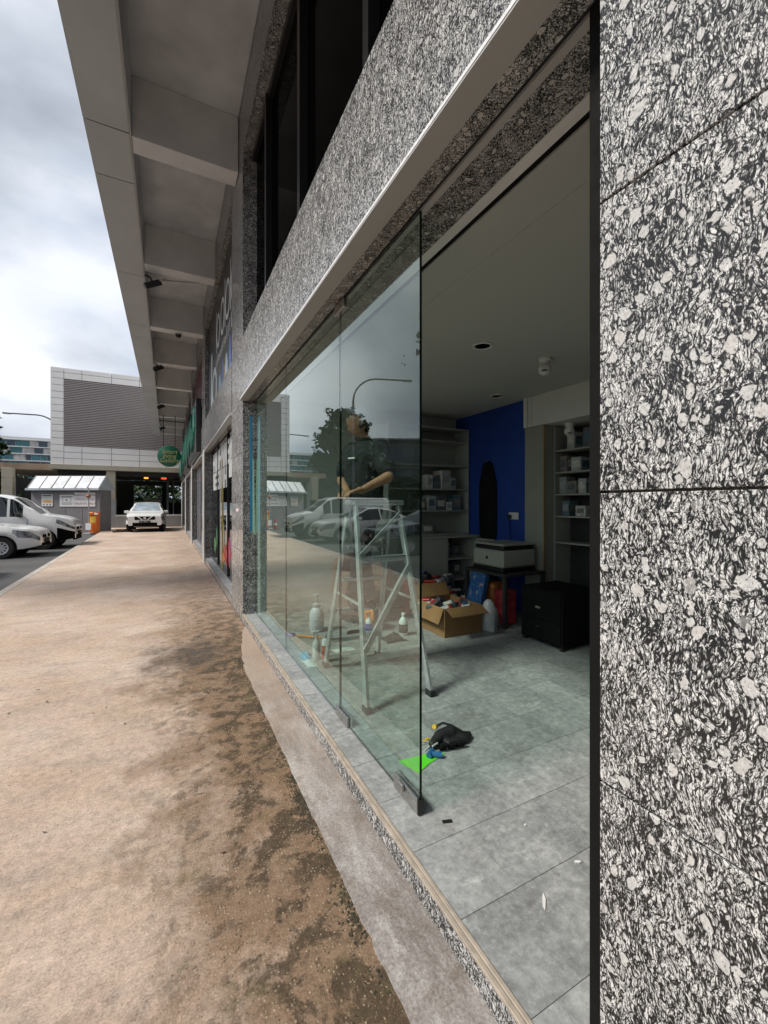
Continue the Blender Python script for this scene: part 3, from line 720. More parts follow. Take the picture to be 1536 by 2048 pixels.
f3 = front(2, dict(label='third shopfront down the row, dark glass under a black and green sign', mull=(13.5, 14.6, 15.8, 16.8), mm=M['alu']))
f4 = front(3, dict(label='fourth shopfront down the row with dark glass', mull=(19.6, 20.7, 21.9, 22.9), mm=M['alu']))
f5 = front(4, dict(label='farthest shopfront in the row beside the round green sign', mull=(25.6, 26.7, 27.9), mm=M['alu']))
M['green'] = plain('green_gloss', (0.01, 0.14, 0.095), 0.3); M['green2'] = plain('pale_green_gloss', (0.12, 0.38, 0.30), 0.3)
def board(y0, y1, z0, z1, label, seed):
    s = thing('sign_board', label, 'sign', (0.8, y0, z0)); rq = random.Random(seed)
    B('box', (0.70, 0.838, y0, y1, z0, z1), M['black'], s, bev=.01)
    n = int((y1 - y0) / .45)
    for k_ in range(n):
        yy = y1 - .25 - k_ * .45; pts = []
        hh = (z1 - z0) * rq.uniform(.25, .42); zz = (z0 + z1) / 2 + rq.uniform(-.2, .2)
        for q in range(12):
            t = 6.283 * q / 12; r_ = rq.uniform(.55, 1.1)
            pts.append((.2 * r_ * math.cos(t), hh * r_ * math.sin(t)))
        bm = NB(); prism(bm, pts, street_basis(yy, zz, 0.699), .05); obj('shape', bm, M['green'] if rq.random() < .6 else M['green2'], s)
    B('edge', (0.695, 0.7, y0 + .02, y0 + .06, z0, z1), M['alu'], s)
    return s
board(12.75, 17.4, 2.95, 4.45, 'black sign box with green raised shapes over the third shop', 4)
board(18.8, 23.4, 2.95, 4.6, 'darker green sign box over the fourth shop down the row', 5)
board(24.8, 29.4, 2.95, 4.3, 'farthest dark green sign box near the end of the canopy', 9)
mar = thing('window_film', 'maroon film over the upper window of the third shop', 'window film', (0.93, 12.6, 4.5))
B('sheet', (0.925, 0.938, 12.6, 17.5, 4.5, 5.9), plain('maroon', (0.10, 0.015, 0.03), .4), mar)
for k_, (yy, nm) in enumerate(((11.47, 'nearest of the white downpipes, at the second granite pillar'), (17.5, 'white downpipe at the third granite pillar'), (23.5, 'white downpipe at the fourth granite pillar'), (29.5, 'farthest white downpipe at the end pillar'))):
    d_ = thing('downpipe', nm, 'downpipe', (0.815, yy, 0), group='downpipes along the shop row')
    bm = NB(); tube(bm, [(0.815, yy, 0.03), (0.815, yy, 2.75), (0.83, yy, 2.85)], 0.028, 8); obj('pipe', bm, M['white'], d_, smooth=True)
    for zz in (.5, 1.7): B('clip', (0.80, 0.843, yy - .036, yy + .036, zz, zz + .03), M['alu'], d_)

# ---- canopy lamps, camera, conduit, hanging sign
def flood(y, label):
    f = thing('floodlight', label, 'floodlight', (-0.30, y, 5.75), group='floodlights under the canopy')
    M_ = Matrix.Translation((-0.25, y, 5.70)) @ Matrix.Rotation(R(-28), 4, 'Y') @ Matrix.Rotation(R(25), 4, 'X')
    B('housing', (-.15, .15, -.12, .12, -.03, .04), M['black'], f, bev=.01, M=M_)
    B('lens', (-.125, .125, -.095, .095, -.036, -.0305), plain('lamp_lens', (.55, .55, .52), .3), f, M=M_)
    for k_ in range(5): B('fin', (-.13, .13, -.1 + k_ * .045, -.09 + k_ * .045, .0405, .07), M['black'], f, M=M_)
    bm = NB(); tube(bm, [(-0.383, y, 5.86), (-0.30, y, 5.84), (-.25, y, 5.76)], .02, 8); obj('bracket', bm, M['black'], f)
for k_, (y, l_) in enumerate(((9.2, 'nearest black floodlight under the canopy edge'), (14.8, 'second black floodlight along the canopy edge'), (20.6, 'third black floodlight along the canopy edge'), (26.4, 'farthest black floodlight along the canopy edge'))): flood(y, l_)
cd = thing('conduit', 'thin surface conduit with junction box on the canopy ceiling', 'conduit', (0, 10.9, 6.64))
bm = NB(); tube(bm, [(0.83, 10.6, 6.63), (-0.05, 10.9, 6.63)], .014, 6); obj('pipe', bm, M['beam_paint'], cd)
B('junction_box', (-.12, -.04, 10.86, 10.97, 6.59, 6.651), M['beam_paint'], cd, bev=.004)
cc = thing('security_camera', 'small dome security camera under the third canopy beam', 'camera', (.25, 12.5, 5.9))
bm = NB(); lathe(bm, [(.0, -.11), (.05, -.09), (.075, -.03), (.08, 0)], (.25, 12.12, 5.909), 14); obj('dome', bm, M['black'], cc, smooth=True)
bm = NB(); lathe(bm, [(.1, -.02), (.1, 0)], (.25, 12.12, 5.909), 14); obj('base', bm, M['white'], cc, smooth=True)

hs = thing('hanging_sign', 'round green hanging sign with gold lettering on two rods', 'sign', (0.1, 23.6, 3.35))
bm = NB(); lathe(bm, [(.0, -.05), (.50, -.05), (.53, -.03), (.53, .03), (.50, .05), (0, .05)], (0.08, 23.5, 3.88), 40, axis='Y'); obj('disc', bm, plain('sign_green', (.008, .13, .075), .4, var=.06), hs, smooth=True)
bm = NB(); n = 40
for xx in (-.18, .34):
    b2 = NB(); tube(b2, [(xx, 23.5, 4.38), (xx, 23.5, 5.92)], .018, 6); obj('rod', b2, M['black'], hs)
B('crossbar', (-.38, .83, 23.48, 23.52, 5.60, 5.64), M['black'], hs)
bm.free()
M['gold'] = plain('gold_paint', (.55, .50, .22), .4)
for s_, zz, sz in (('Smart', 4.10, .30), ('living', 3.88, .30), ('Gallery', 3.66, .30)):
    text('lettering', s_, sz, M['gold'], basis((0.08, 23.446, zz), (1, 0, 0), (0, 0, 1), (0, -1, 0)), hs, ext=.003, shear=.25)

# ================================================================ the louvred building across the end
YB = 31.6
wb = thing('louvre_building', 'white panelled building with a large dark louvre wall over a car porch', 'building', (-2.5, YB, 0))
M['clad'] = plain('white_cladding', (0.84, 0.80, 0.765), 0.5, var=0.05, scale=.8)
M['louvre'] = plain('louvre_metal', (0.36, 0.312, 0.296), 0.5, var=0.06)
M['beige'] = plain('beige_render', (0.45, 0.40, 0.31), 0.8, var=.1, scale=1.5)
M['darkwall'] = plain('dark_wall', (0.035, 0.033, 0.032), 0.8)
M['greywall'] = plain('grey_render', (0.34, 0.34, 0.35), 0.8, var=.1, scale=2)
body = B('wall', (-6.2, 6.0, YB + .06, YB + 12, 3.92, 9.72), M['sealant_dark'], wb)
def cp(x0, x1, z0, z1): B('cladding_panel', (x0 + .012, x1 - .012, YB, YB + .055, z0 + .012, z1 - .012), M['clad'], body)
XS = [-6.25, -5.6, -4.70, -3.16, -1.62, -0.08, 1.46, 3.0, 4.54, 6.05]
for a, b__ in zip(XS[:-1], XS[1:]):
    cp(a, b__, 9.50, 9.78); cp(a, b__, 9.12, 9.50)
    if a > -6: [cp(a, b__, 3.90 + q * .383, 3.90 + (q + 1) * .383) for q in range(3)]
for q in range(13): cp(-6.25, -5.6, 3.90 + q * .4015, 3.90 + (q + 1) * .4015)
for q in range(13): B('cladding_panel', (-6.26, -6.2, YB + .07, YB + 11.9, 3.91 + q * .448, 3.90 + (q + 1) * .448), M['clad'], body)
lo = B('louvre_wall', (-5.58, 6.0, YB + .052, YB + .058, 5.06, 9.11), plain('louvre_backing', (.10, .085, .08), .8), wb)
lm = NB(); prism(lm, [(0, .0), (.085, -.005), (.085, .058), (.075, .062)], basis((-5.59, YB + .048, 0), (0, -1, 0), (0, 0, 1), (1, 0, 0)), 11.6)
lme = bpy.data.meshes.new('louvre_slat'); lm.to_mesh(lme); lm.free(); lme.materials.append(M['louvre'])
for q in range(38):
    o = link(bpy.data.objects.new('louvre_slat', lme)); o.parent = lo; o.matrix_parent_inverse = wm(lo).inverted(); o.location = (0, 0, 5.07 + q * .1063)
B('slab_edge', (-6.3, 6, YB - .12, YB + 12, 3.62, 3.895), M['beige'], wb)
B('porch_beam', (-6.0, 6, YB + .5, YB + .9, 3.3, 3.62), M['darkwall'], wb)
for xx, lab in ((-3.43, None), (-8.5, None)):
    c_ = B('column', (xx, xx + .46, YB + .05, YB + .55, 1.8, 3.62), M['beige'], wb)
    for q in range(3): B('stone_course', (xx - .015, xx + .475, YB + .035, YB + .565, 1.82 + q * .6, 2.40 + q * .6), M['beige'], c_, bev=.01)
B('column_base', (-3.6, -2.93, YB - .1, YB + .7, -.1, 1.8), M['greywall'], wb)
lw = B('low_wall', (-2.92, .83, YB - .3, YB - .1, -.1, .72), M['greywall'], wb)
B('coping', (-2.925, .835, YB - .34, YB - .06, .72, .80), M['white'], lw)
# porch inside
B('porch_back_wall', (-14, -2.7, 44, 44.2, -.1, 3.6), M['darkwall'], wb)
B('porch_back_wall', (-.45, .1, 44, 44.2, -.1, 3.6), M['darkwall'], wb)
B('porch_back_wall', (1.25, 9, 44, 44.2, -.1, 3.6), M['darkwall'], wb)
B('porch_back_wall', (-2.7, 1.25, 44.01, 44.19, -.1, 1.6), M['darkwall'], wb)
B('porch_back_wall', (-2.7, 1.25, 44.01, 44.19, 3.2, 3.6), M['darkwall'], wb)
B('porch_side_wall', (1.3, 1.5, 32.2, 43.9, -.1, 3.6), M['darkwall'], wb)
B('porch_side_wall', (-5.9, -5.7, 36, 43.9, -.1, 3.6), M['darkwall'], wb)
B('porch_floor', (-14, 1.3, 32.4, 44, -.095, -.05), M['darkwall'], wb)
for xx in (.02, .45): 
    bm = NB(); tube(bm, [(xx, 40, -.05), (xx, 40, 3.3)], .10 if xx < .3 else .05, 10); obj('pipe', bm, M['white'], wb, smooth=True)
ps = thing('porch_sign', 'dark direction board with orange and red lit squares in the car porch', 'sign', (-.9, 36, 3.2))
B('board', (-2.3, .6, 35.95, 36.05, 3.28, 3.62), M['black'], ps)
B('lit_square', (-1.55, -1.28, 35.94, 35.949, 3.38, 3.56), emit('orange_lamp', (1, .28, .03), 1.6), ps)
B('lit_square', (-.42, -.08, 35.94, 35.949, 3.38, 3.56), emit('red_lamp', (1, .05, .02), 1.4), ps)
text('lettering', 'Exit', .2, M['white'], basis((.22, 35.945, 3.47), (1, 0, 0), (0, 0, 1), (0, -1, 0)), ps, ext=.002)
ks = thing('ticket_kiosk', 'small white kiosk behind the white car in the porch', 'kiosk', (-1.3, 41, -.05))
B('cabin', (-1.7, -.5, 40.6, 41.5, -.05, 1.75), M['white'], ks, bev=.02); B('cap', (-1.78, -.42, 40.5, 41.6, 1.76, 1.88), M['white'], ks, bev=.02)
B('hatch', (-1.5, -.7, 40.585, 40.6, .9, 1.5), M['darkglass'], ks)

# walkway roof running left from it
wr = thing('walkway_roof', 'brown covered walkway roof running left from the white building', 'roof', (-14, 38, 0))
B('slab', (-9.6, -6.32, YB + 1.5, YB + 9, 3.70, 3.95), M['beige'], wr)
B('edge', (-9.6, -6.32, YB + 1.35, YB + 1.495, 3.62, 4.0), plain('brown_edge', (.33, .24, .17), .8, var=.3, scale=1.2), wr)
for q in range(9): B('rib', (-9.6, -6.4, YB + 2.0 + q * .8, YB + 2.12 + q * .8, 3.60, 3.699), M['beige'], wr)
for xx in (-9.4,): B('post', (xx, xx + .3, YB + 5, YB + 5.3, -.1, 3.6), M['greywall'], wr)

# far teal-glass block
fb = thing('glass_office_block', 'distant office block with teal window bands and white floor edges', 'building', (-62, 256, 0))
wl = B('wall', (-135, -8, 256, 276, -.1, 32.2), plain('office_white', (.36, .42, .43), .6), fb)
B('parapet', (-135.5, -7.5, 255.2, 276.5, 32.2, 33.2), M['white'], fb)
M['teal'] = plain('teal_glass', (.02, .13, .15), .12, var=.4, scale=.3, spec=.8); M['navy'] = plain('navy_glass', (.01, .035, .06), .12, var=.4, scale=.3, spec=.8)
M['palewin'] = plain('pale_curtain', (.48, .45, .43), .6, var=.4, scale=.6)
rt = random.Random(12)
for fl_ in range(6):
    x = -134.0
    while x < -9:
        wd = rt.choice((2.0, 2.6, 3.4, 4.6)); r_ = rt.random()
        B('window_pane', (x, x + wd - .3, 255.8, 256.02, 12.55 + fl_ * 3.3, 15.15 + fl_ * 3.3), M['teal'] if r_ < .55 else M['navy'] if r_ < .84 else M['palewin'], fb)
        x += wd
    B('floor_edge', (-135.1, -7.9, 255.0, 256.0, 15.25 + fl_ * 3.3, 15.7 + fl_ * 3.3), M['white'], fb)

# ================================================================ service shed, signs, small street things
shed = thing('service_shed', 'grey metal service shed with a pitched seamed roof and signs', 'shed', (-3.30, 27.36, -.1))
SO, SU, SV = Vector((-3.30, 27.36, -.1)), Vector((-.8889, .4582, 0)), Vector((.4582, .8889, 0))
SM = basis(SO, SU, SV, (0, 0, 1))
M['shedgrey'] = plain('shed_grey', (.20, .19, .195), .6, var=.12, scale=1.5); M['shedroof'] = plain('shed_roof', (.42, .44, .47), .45, var=.12, scale=2)
B('wall', (0, 3.69, 0, 1.0, 0, 2.42), M['shedgrey'], shed, M=SM)
rf = NB(); prism(rf, [(-.14, 2.36), (-.14, 2.46), (.44, 3.15), (1.14, 2.46), (1.14, 2.36)], SM @ basis((-.12, 0, 0), (0, 1, 0), (0, 0, 1), (1, 0, 0)), 3.93)
rfo = obj('roof', rf, M['shedroof'], shed)
sl = (3.15 - 2.46) / .58
for q in range(7):
    u = -.1 + q * .644
    bm = NB(); prism(bm, [(-.145, 2.462), (-.145, 2.49), (.44, 3.18), (.44, 3.152)], SM @ basis((u, 0, 0), (0, 1, 0), (0, 0, 1), (1, 0, 0)), .04); obj('seam', bm, M['shedgrey'], rfo)
B('gutter', (-.13, 3.83, -.24, -.142, 2.34, 2.45), M['shedroof'], shed, M=SM)
bm = NB(); tube(bm, [SM @ Vector((-.06, -.03, 2.35)), SM @ Vector((-.06, -.03, .1))], .035, 8); obj('downpipe', bm, M['shedgrey'], shed)
for q in range(1, 4): B('panel_rib', (q * .92 - .01, q * .92 + .01, -.012, -.0005, 0, 2.34), M['shedgrey'], shed, M=SM)
M['signwhite'] = plain('sign_white', (.72, .70, .69), .5, var=.03); M['signred'] = plain('sign_maroon', (.16, .02, .03), .5); M['signblack'] = plain('sign_black', (.03, .03, .035), .5)
def shed_M(u, z, off): return SM @ basis((u, -off, z + .1), (-1, 0, 0), (0, 0, 1), (0, -1, 0))
s1 = thing('parking_sign', 'white parking sign reading season parking strictly for tenants only', 'sign', SM @ Vector((.76, -.02, 1.4)))
B('plate', (.19, 1.33, -.03, -.014, 1.46, 2.22), M['signwhite'], s1, M=SM)
for q, t_ in enumerate(('SEASON PARKING', 'STRICTLY FOR', 'TENANTS ONLY')):
    text('lettering', t_, .165, M['signred'], shed_M(.76, 1.98 - q * .235, .032), s1, ext=.001, sx=.92 if q == 0 else .95)
s2 = thing('notice_sign', 'white notice with a framed drawing left of the parking sign', 'sign', SM @ Vector((1.72, -.02, 1.45)))
B('plate', (1.345, 2.12, -.03, -.014, 1.46, 2.10), M['signwhite'], s2, M=SM)
for a in ((1.50, 1.96, 1.94, 1.955), (1.50, 1.96, 1.69, 1.705), (1.50, 1.515, 1.7, 1.95), (1.945, 1.96, 1.7, 1.95), (1.42, 2.05, 2.0, 2.03), (1.40, 2.06, 1.62, 1.635), (1.44, 2.02, 1.56, 1.575), (1.70, 1.80, 1.78, 1.84)):
    B('print', (a[0], a[1], -.034, -.0305, a[2], a[3]), M['signblack'], s2, M=SM)
s3 = thing('poster', 'small poster with a colourful band, leftmost on the shed', 'poster', SM @ Vector((2.8, -.02, 1.5)))
B('plate', (2.50, 3.10, -.03, -.014, 1.48, 2.12), M['signwhite'], s3, M=SM)
B('print', (2.55, 3.05, -.034, -.0305, 2.02, 2.08), M['signblack'], s3, M=SM)
B('print', (2.55, 3.05, -.034, -.0305, 1.88, 1.98), plain('mint_print', (.45, .55, .48), .6), s3, M=SM)
B('print', (2.55, 3.05, -.034, -.0305, 1.66, 1.84), plain('orange_print', (.60, .36, .18), .6, var=.5, scale=30), s3, M=SM)
for q in range(3): B('print', (2.6 + q * .17, 2.67 + q * .17, -.034, -.0305, 1.53, 1.60), M['signblack'], s3, M=SM)

M['orange'] = plain('orange_paint', (.70, .16, .02), .45, var=.08)
PM = basis((-3.42, 26.72, -.1), SU, SV, (0, 0, 1))
pm = thing('parking_machine', 'orange parking barrier post with yellow label beside the grey shed', 'parking machine', (-3.42, 26.72, -.1))
B('cabinet', (-.19, .19, -.14, .14, .0, .98), M['orange'], pm, bev=.015, M=PM)
B('head', (-.21, .21, -.17, .17, .985, 1.17), M['orange'], pm, bev=.03, M=PM)
B('label', (-.14, .14, -.147, -.141, .62, .94), plain('yellow_label', (.75, .52, .08), .5), pm, M=PM)
B('label', (-.30, -.12, -.2, -.171, 1.04, 1.12), M['signwhite'], pm, M=PM)
B('door', (-.16, .16, -.145, -.1405, .06, .58), M['orange'], pm, M=PM)
cn = thing('traffic_cone', 'red traffic cone with white band in front of the shed', 'cone', (-4.05, 26.7, -.1))
bm = NB(); lathe(bm, [(.14, .04), (.03, .70), (.0, .70)], (-4.05, 26.7, -.1), 14); obj('cone', bm, plain('cone_red', (.45, .03, .03), .5), cn, smooth=True)
bm = NB(); lathe(bm, [(.108, .26), (.084, .40)], (-4.05, 26.7, -.1), 14); obj('band', bm, M['white'], cn, smooth=True)
B('base', (-4.25, -3.85, 26.5, 26.9, -.1, -.06), M['rubber'], cn, bev=.01)
po = thing('sign_post', 'slim grey post with a small white placard at its foot', 'post', (-3.7, 26.4, -.1))
PX, PY = -3.66, 26.55
bm = NB(); tube(bm, [(PX, PY, -.1), (PX, PY, 2.36)], .03, 8); obj('pole', bm, M['alu'], po, smooth=True)
B('placard', (-.14, .14, -.02, 0, .25, .60), M['signwhite'], po, M=basis((PX, PY - .05, -.1), SU, SV, (0, 0, 1)))
B('foot', (-.2, .2, -.15, .15, 0, .1), M['greywall'], po, bev=.02, M=basis((PX, PY, -.1), SU, SV, (0, 0, 1)))
bm = NB(); lathe(bm, [(.0, -.11), (.09, -.07), (.12, 0), (.08, .08), (0, .11)], (PX, PY - .06, 1.92), 12); obj('lamp', bm, plain('rusty_lamp', (.30, .13, .07), .6, var=.4, scale=20), po, smooth=True)
dbr = thing('timber_offcuts', 'small heap of dark timber offcuts at the foot of the grey column', 'timber', (-2.25, 26.2, 0))
for q in range(5):
    M_ = Matrix.Translation((-2.3 + q * .12, 26.3 + q * .08, .045 + (q % 2) * .075)) @ Matrix.Rotation(.4 + q * .2, 4, 'Z') @ Matrix.Rotation(.06 * (q % 3), 4, 'Y')
    B('offcut', (-.3, .3, -.05, .05, -.04, .04), plain('dark_timber', (.10, .075, .055), .85, var=.4, scale=12), dbr, bev=.006, M=M_)

# ================================================================ street lamps
def lamp(base, h, arm, label):
    s = thing('street_lamp', label, 'street lamp', base); b0 = Vector(base); d = Vector(arm).normalized(); ln = Vector(arm).length
    pts = [b0, b0 + Vector((0, 0, h - 1.6))]
    for q in range(1, 7):
        t = q / 6 * math.pi / 2; pts.append(b0 + Vector((0, 0, h - 1.6)) + d * 1.6 * (1 - math.cos(t)) + Vector((0, 0, 1.6 * math.sin(t))))
    pts.append(b0 + d * ln + Vector((0, 0, h - .12)))
    bm = NB(); tube(bm, pts, [.10, .085] + [.06] * (len(pts) - 2), 8); obj('pole', bm, plain('lamp_pole', (.10, .10, .11), .5), s, smooth=True)
    e_ = pts[-1]; a = math.atan2(d.y, d.x)
    B('lamp_head', (-.3, .35, -.14, .14, -.07, .05), plain('lamp_head', (.30, .30, .31), .5), s, bev=.03, M=Matrix.Translation(e_) @ Matrix.Rotation(a, 4, 'Z'))
    B('lens', (-.2, .28, -.1, .1, -.085, -.0705), M['white'], s, M=Matrix.Translation(e_) @ Matrix.Rotation(a, 4, 'Z'))
lamp((-9.9, 27.9, -.1), 10.6, (-3.45, -1.78, 0), 'tall curved street lamp beyond the parked cars, reflected in the glass')
lamp((-9.2, 50.0, -.1), 9.9, (-3.6, -.9, 0), 'street lamp whose arm shows left of the white louvred building')

# ================================================================ vegetation
M['bark'] = plain('bark', (.10, .075, .055), .9, var=.35, scale=9, bmp=.5)
M['leaf'] = mat_leaf('leaf_green', (.028, .060, .018), (.06, .11, .03))
M['leaf2'] = mat_leaf('leaf_dark', (.012, .028, .010), (.030, .058, .016))
def crown_leaves(bm, blobs, n, size, rq, cut=-.10):
    for _ in range(n):
        c, r = rq.choice(blobs)
        while True:
            v = Vector((rq.uniform(-1, 1), rq.uniform(-1, 1), rq.uniform(-1, 1)))
            if v.length < 1: break
        r2 = r * (.80 + .75 * mnoise.noise(v.normalized() * 2.3 + Vector(c))) * 1.12
        p = Vector(c) + Vector((v.x * r2, v.y * r2, v.z * r2 * .8))
        if mnoise.noise(p * 1.1) < cut: continue
        a = Vector((rq.uniform(-1, 1), rq.uniform(-1, 1), rq.uniform(-.6, .6))).normalized(); b__ = a.cross(Vector((rq.uniform(-1, 1), rq.uniform(-1, 1), rq.uniform(-1, 1)))).normalized()
        s = size * rq.uniform(.6, 1.3)
        bm.faces.new([bm.verts.new(p + a * s * u + b__ * s * .55 * w_) for u, w_ in ((-1, 0), (0, -1), (1, 0), (0, 1))])
def tree(base, h, rad, label, leafmat, n=3200, size=.2, seed=1, low=.35, group='roadside trees', cut=-.10):
    rq = random.Random(seed); t = thing('tree', label, 'tree', base, group=group); b0 = Vector(base)
    bm = NB(); top = b0 + Vector((rq.uniform(-.3, .3), rq.uniform(-.3, .3), h * .72)); tr = max(.08, h * .022)
    tube(bm, [b0, b0 + Vector((.05, 0, h * .25)), b0.lerp(top, .62), top], [tr, tr * .8, tr * .5, tr * .15], 8)
    blobs = []
    for q in range(11):
        f = low + (1 - low) * (q / 10) * .9; z = h * f
        ang = q * 2.4 + rq.uniform(-.4, .4); rr = rad * rq.uniform(.35, .72) * (1.05 - .65 * max(0, f - .5) * 2 * .9)
        c = b0 + Vector((math.cos(ang) * rr, math.sin(ang) * rr, z)); br = rad * rq.uniform(.34, .52)
        blobs.append((c, br))
        s = b0.lerp(top, min(.95, f * .85)); tube(bm, [s, s.lerp(c, .5) + Vector((0, 0, .1)), c], [tr * .35, tr * .2, tr * .06], 5)
    obj('trunk', bm, M['bark'], t, smooth=True)
    bm = NB(); crown_leaves(bm, blobs, n, size, rq, cut); obj('crown', bm, leafmat, t)
    return t
tree((-14.9, 41.9, -.1), 11.4, 3.7, 'broad dark tree beyond the lamp, reflected behind the man', M['leaf2'], 22000, .25, 11, low=.08, cut=-.4)
tree((-20.5, 50.5, -.1), 10.2, 4.6, 'added dark tree blocking bright reflections before the flat-roofed building', M['leaf2'], 22000, .30, 15, low=.06, cut=-.5)  # added tree, keeps the mirrored backdrop behind the man dark
tree((-6.4, 9.4, -.1), 12.0, 2.5, 'tall near tree whose top branches hang into the glass reflection', M['leaf'], 5200, .17, 21, low=.5)
tree((-17.0, 46, -.1), 3.9, 3.8, 'dark spreading tree left of the shed behind the walkway', M['leaf2'], 3800, .26, 31, low=.1)
tree((-13.0, 44, -.1), 3.7, 3.6, 'low dark tree at the left edge behind the van', M['leaf2'], 3800, .26, 41, low=.1)
tree((-1.0, 48, -.1), 6.0, 3.4, 'bright green tree seen through the back of the porch', M['leaf'], 3000, .26, 51, low=.15)
tree((-28.0, 36, -.1), 7.0, 3.6, 'round tree over the hedge across the car park', M['leaf2'], 3200, .28, 61, low=.2)
tree((-31.0, 26, -.1), 8.0, 3.8, 'second round tree over the hedge across the car park', M['leaf2'], 3200, .28, 71, low=.2)
rq = random.Random(5); bm = NB()
for _ in range(26000):
    y = rq.uniform(2, 66); x = -19 - y * .06 + rq.uniform(-1.3, 1.3); z = rq.uniform(-.1, 4.3) * (1 + .25 * mnoise.noise((y * .4, 0, 0)))
    a = Vector((rq.uniform(-1, 1), rq.uniform(-1, 1), rq.uniform(-1, 1))).normalized(); b__ = a.cross(Vector((.3, .5, .8))).normalized(); s = rq.uniform(.12, .3)
    bm.faces.new([bm.verts.new(Vector((x, y, z)) + a * s * u + b__ * s * .6 * w_) for u, w_ in ((-1, 0), (0, -1), (1, 0), (0, 1))])
for _ in range(7000):
    x = rq.uniform(-16, 7); y = 52 + rq.uniform(-1, 1); z = rq.uniform(-.1, 4.4) * (1 + .3 * mnoise.noise((x * .5, 3, 0)))
    a = Vector((rq.uniform(-1, 1), rq.uniform(-1, 1), rq.uniform(-1, 1))).normalized(); b__ = a.cross(Vector((.3, .5, .8))).normalized(); s = rq.uniform(.1, .25)
    bm.faces.new([bm.verts.new(Vector((x, y, z)) + a * s * u + b__ * s * .6 * w_) for u, w_ in ((-1, 0), (0, -1), (1, 0), (0, 1))])
tag(obj('hedge', bm, M['leaf2']), 'long dark hedge along the far side of the car park', 'hedge', kind='stuff')

# building across the road, seen mirrored in the glass
ob = thing('green_glass_building', 'flat-roofed dark building across the car park, mirrored beside the man', 'building', (-38, 52, 0))
OM = basis((-27.5, 59, -.1), (-.8889, -.4582, 0), (-.4582, .8889, 0), (0, 0, 1))
B('wall', (-1, 40, 0, 14, 0, 11.6), plain('dark_green_panel', (.055, .075, .06), .4, var=.2, scale=.6), ob, M=OM)
for fl_ in range(3):
    for q in range(18): B('window_pane', (-.6 + q * 2.2, 1.3 + q * 2.2, -.06, -.002, 1.2 + fl_ * 3.5, 3.4 + fl_ * 3.5), M['navy'], ob, M=OM)
    B('floor_band', (-1.1, 40.1, -.18, -.061, 3.7 + fl_ * 3.5, 3.9 + fl_ * 3.5), M['shedgrey'], ob, M=OM)
B('parapet', (-1.2, 40.2, -.2, 14, 11.6, 11.9), M['shedgrey'], ob, M=OM)
wbk = thing('white_annexe', 'low white annexe with a projecting roof, mirrored right of the man', 'building', (-20, 40, 0))
OM2 = basis((-29.5, 36, -.1), (-.8889, -.4582, 0), (-.4582, .8889, 0), (0, 0, 1))
B('wall', (0, 14, 0, 6, 0, 6.0), M['darkwall'], wbk, M=OM2); B('roof', (-.8, 15, -1.2, 7, 6.0, 6.3), M['clad'], wbk, M=OM2); B('canopy', (-.8, 15, -1.0, -.001, 3.1, 3.4), M['clad'], wbk, M=OM2)
for q in range(6): B('window_pane', (.5 + q * 2.3, 2.3 + q * 2.3, -.05, -.002, 3.8, 5.6), M['teal'], wbk, M=OM2)

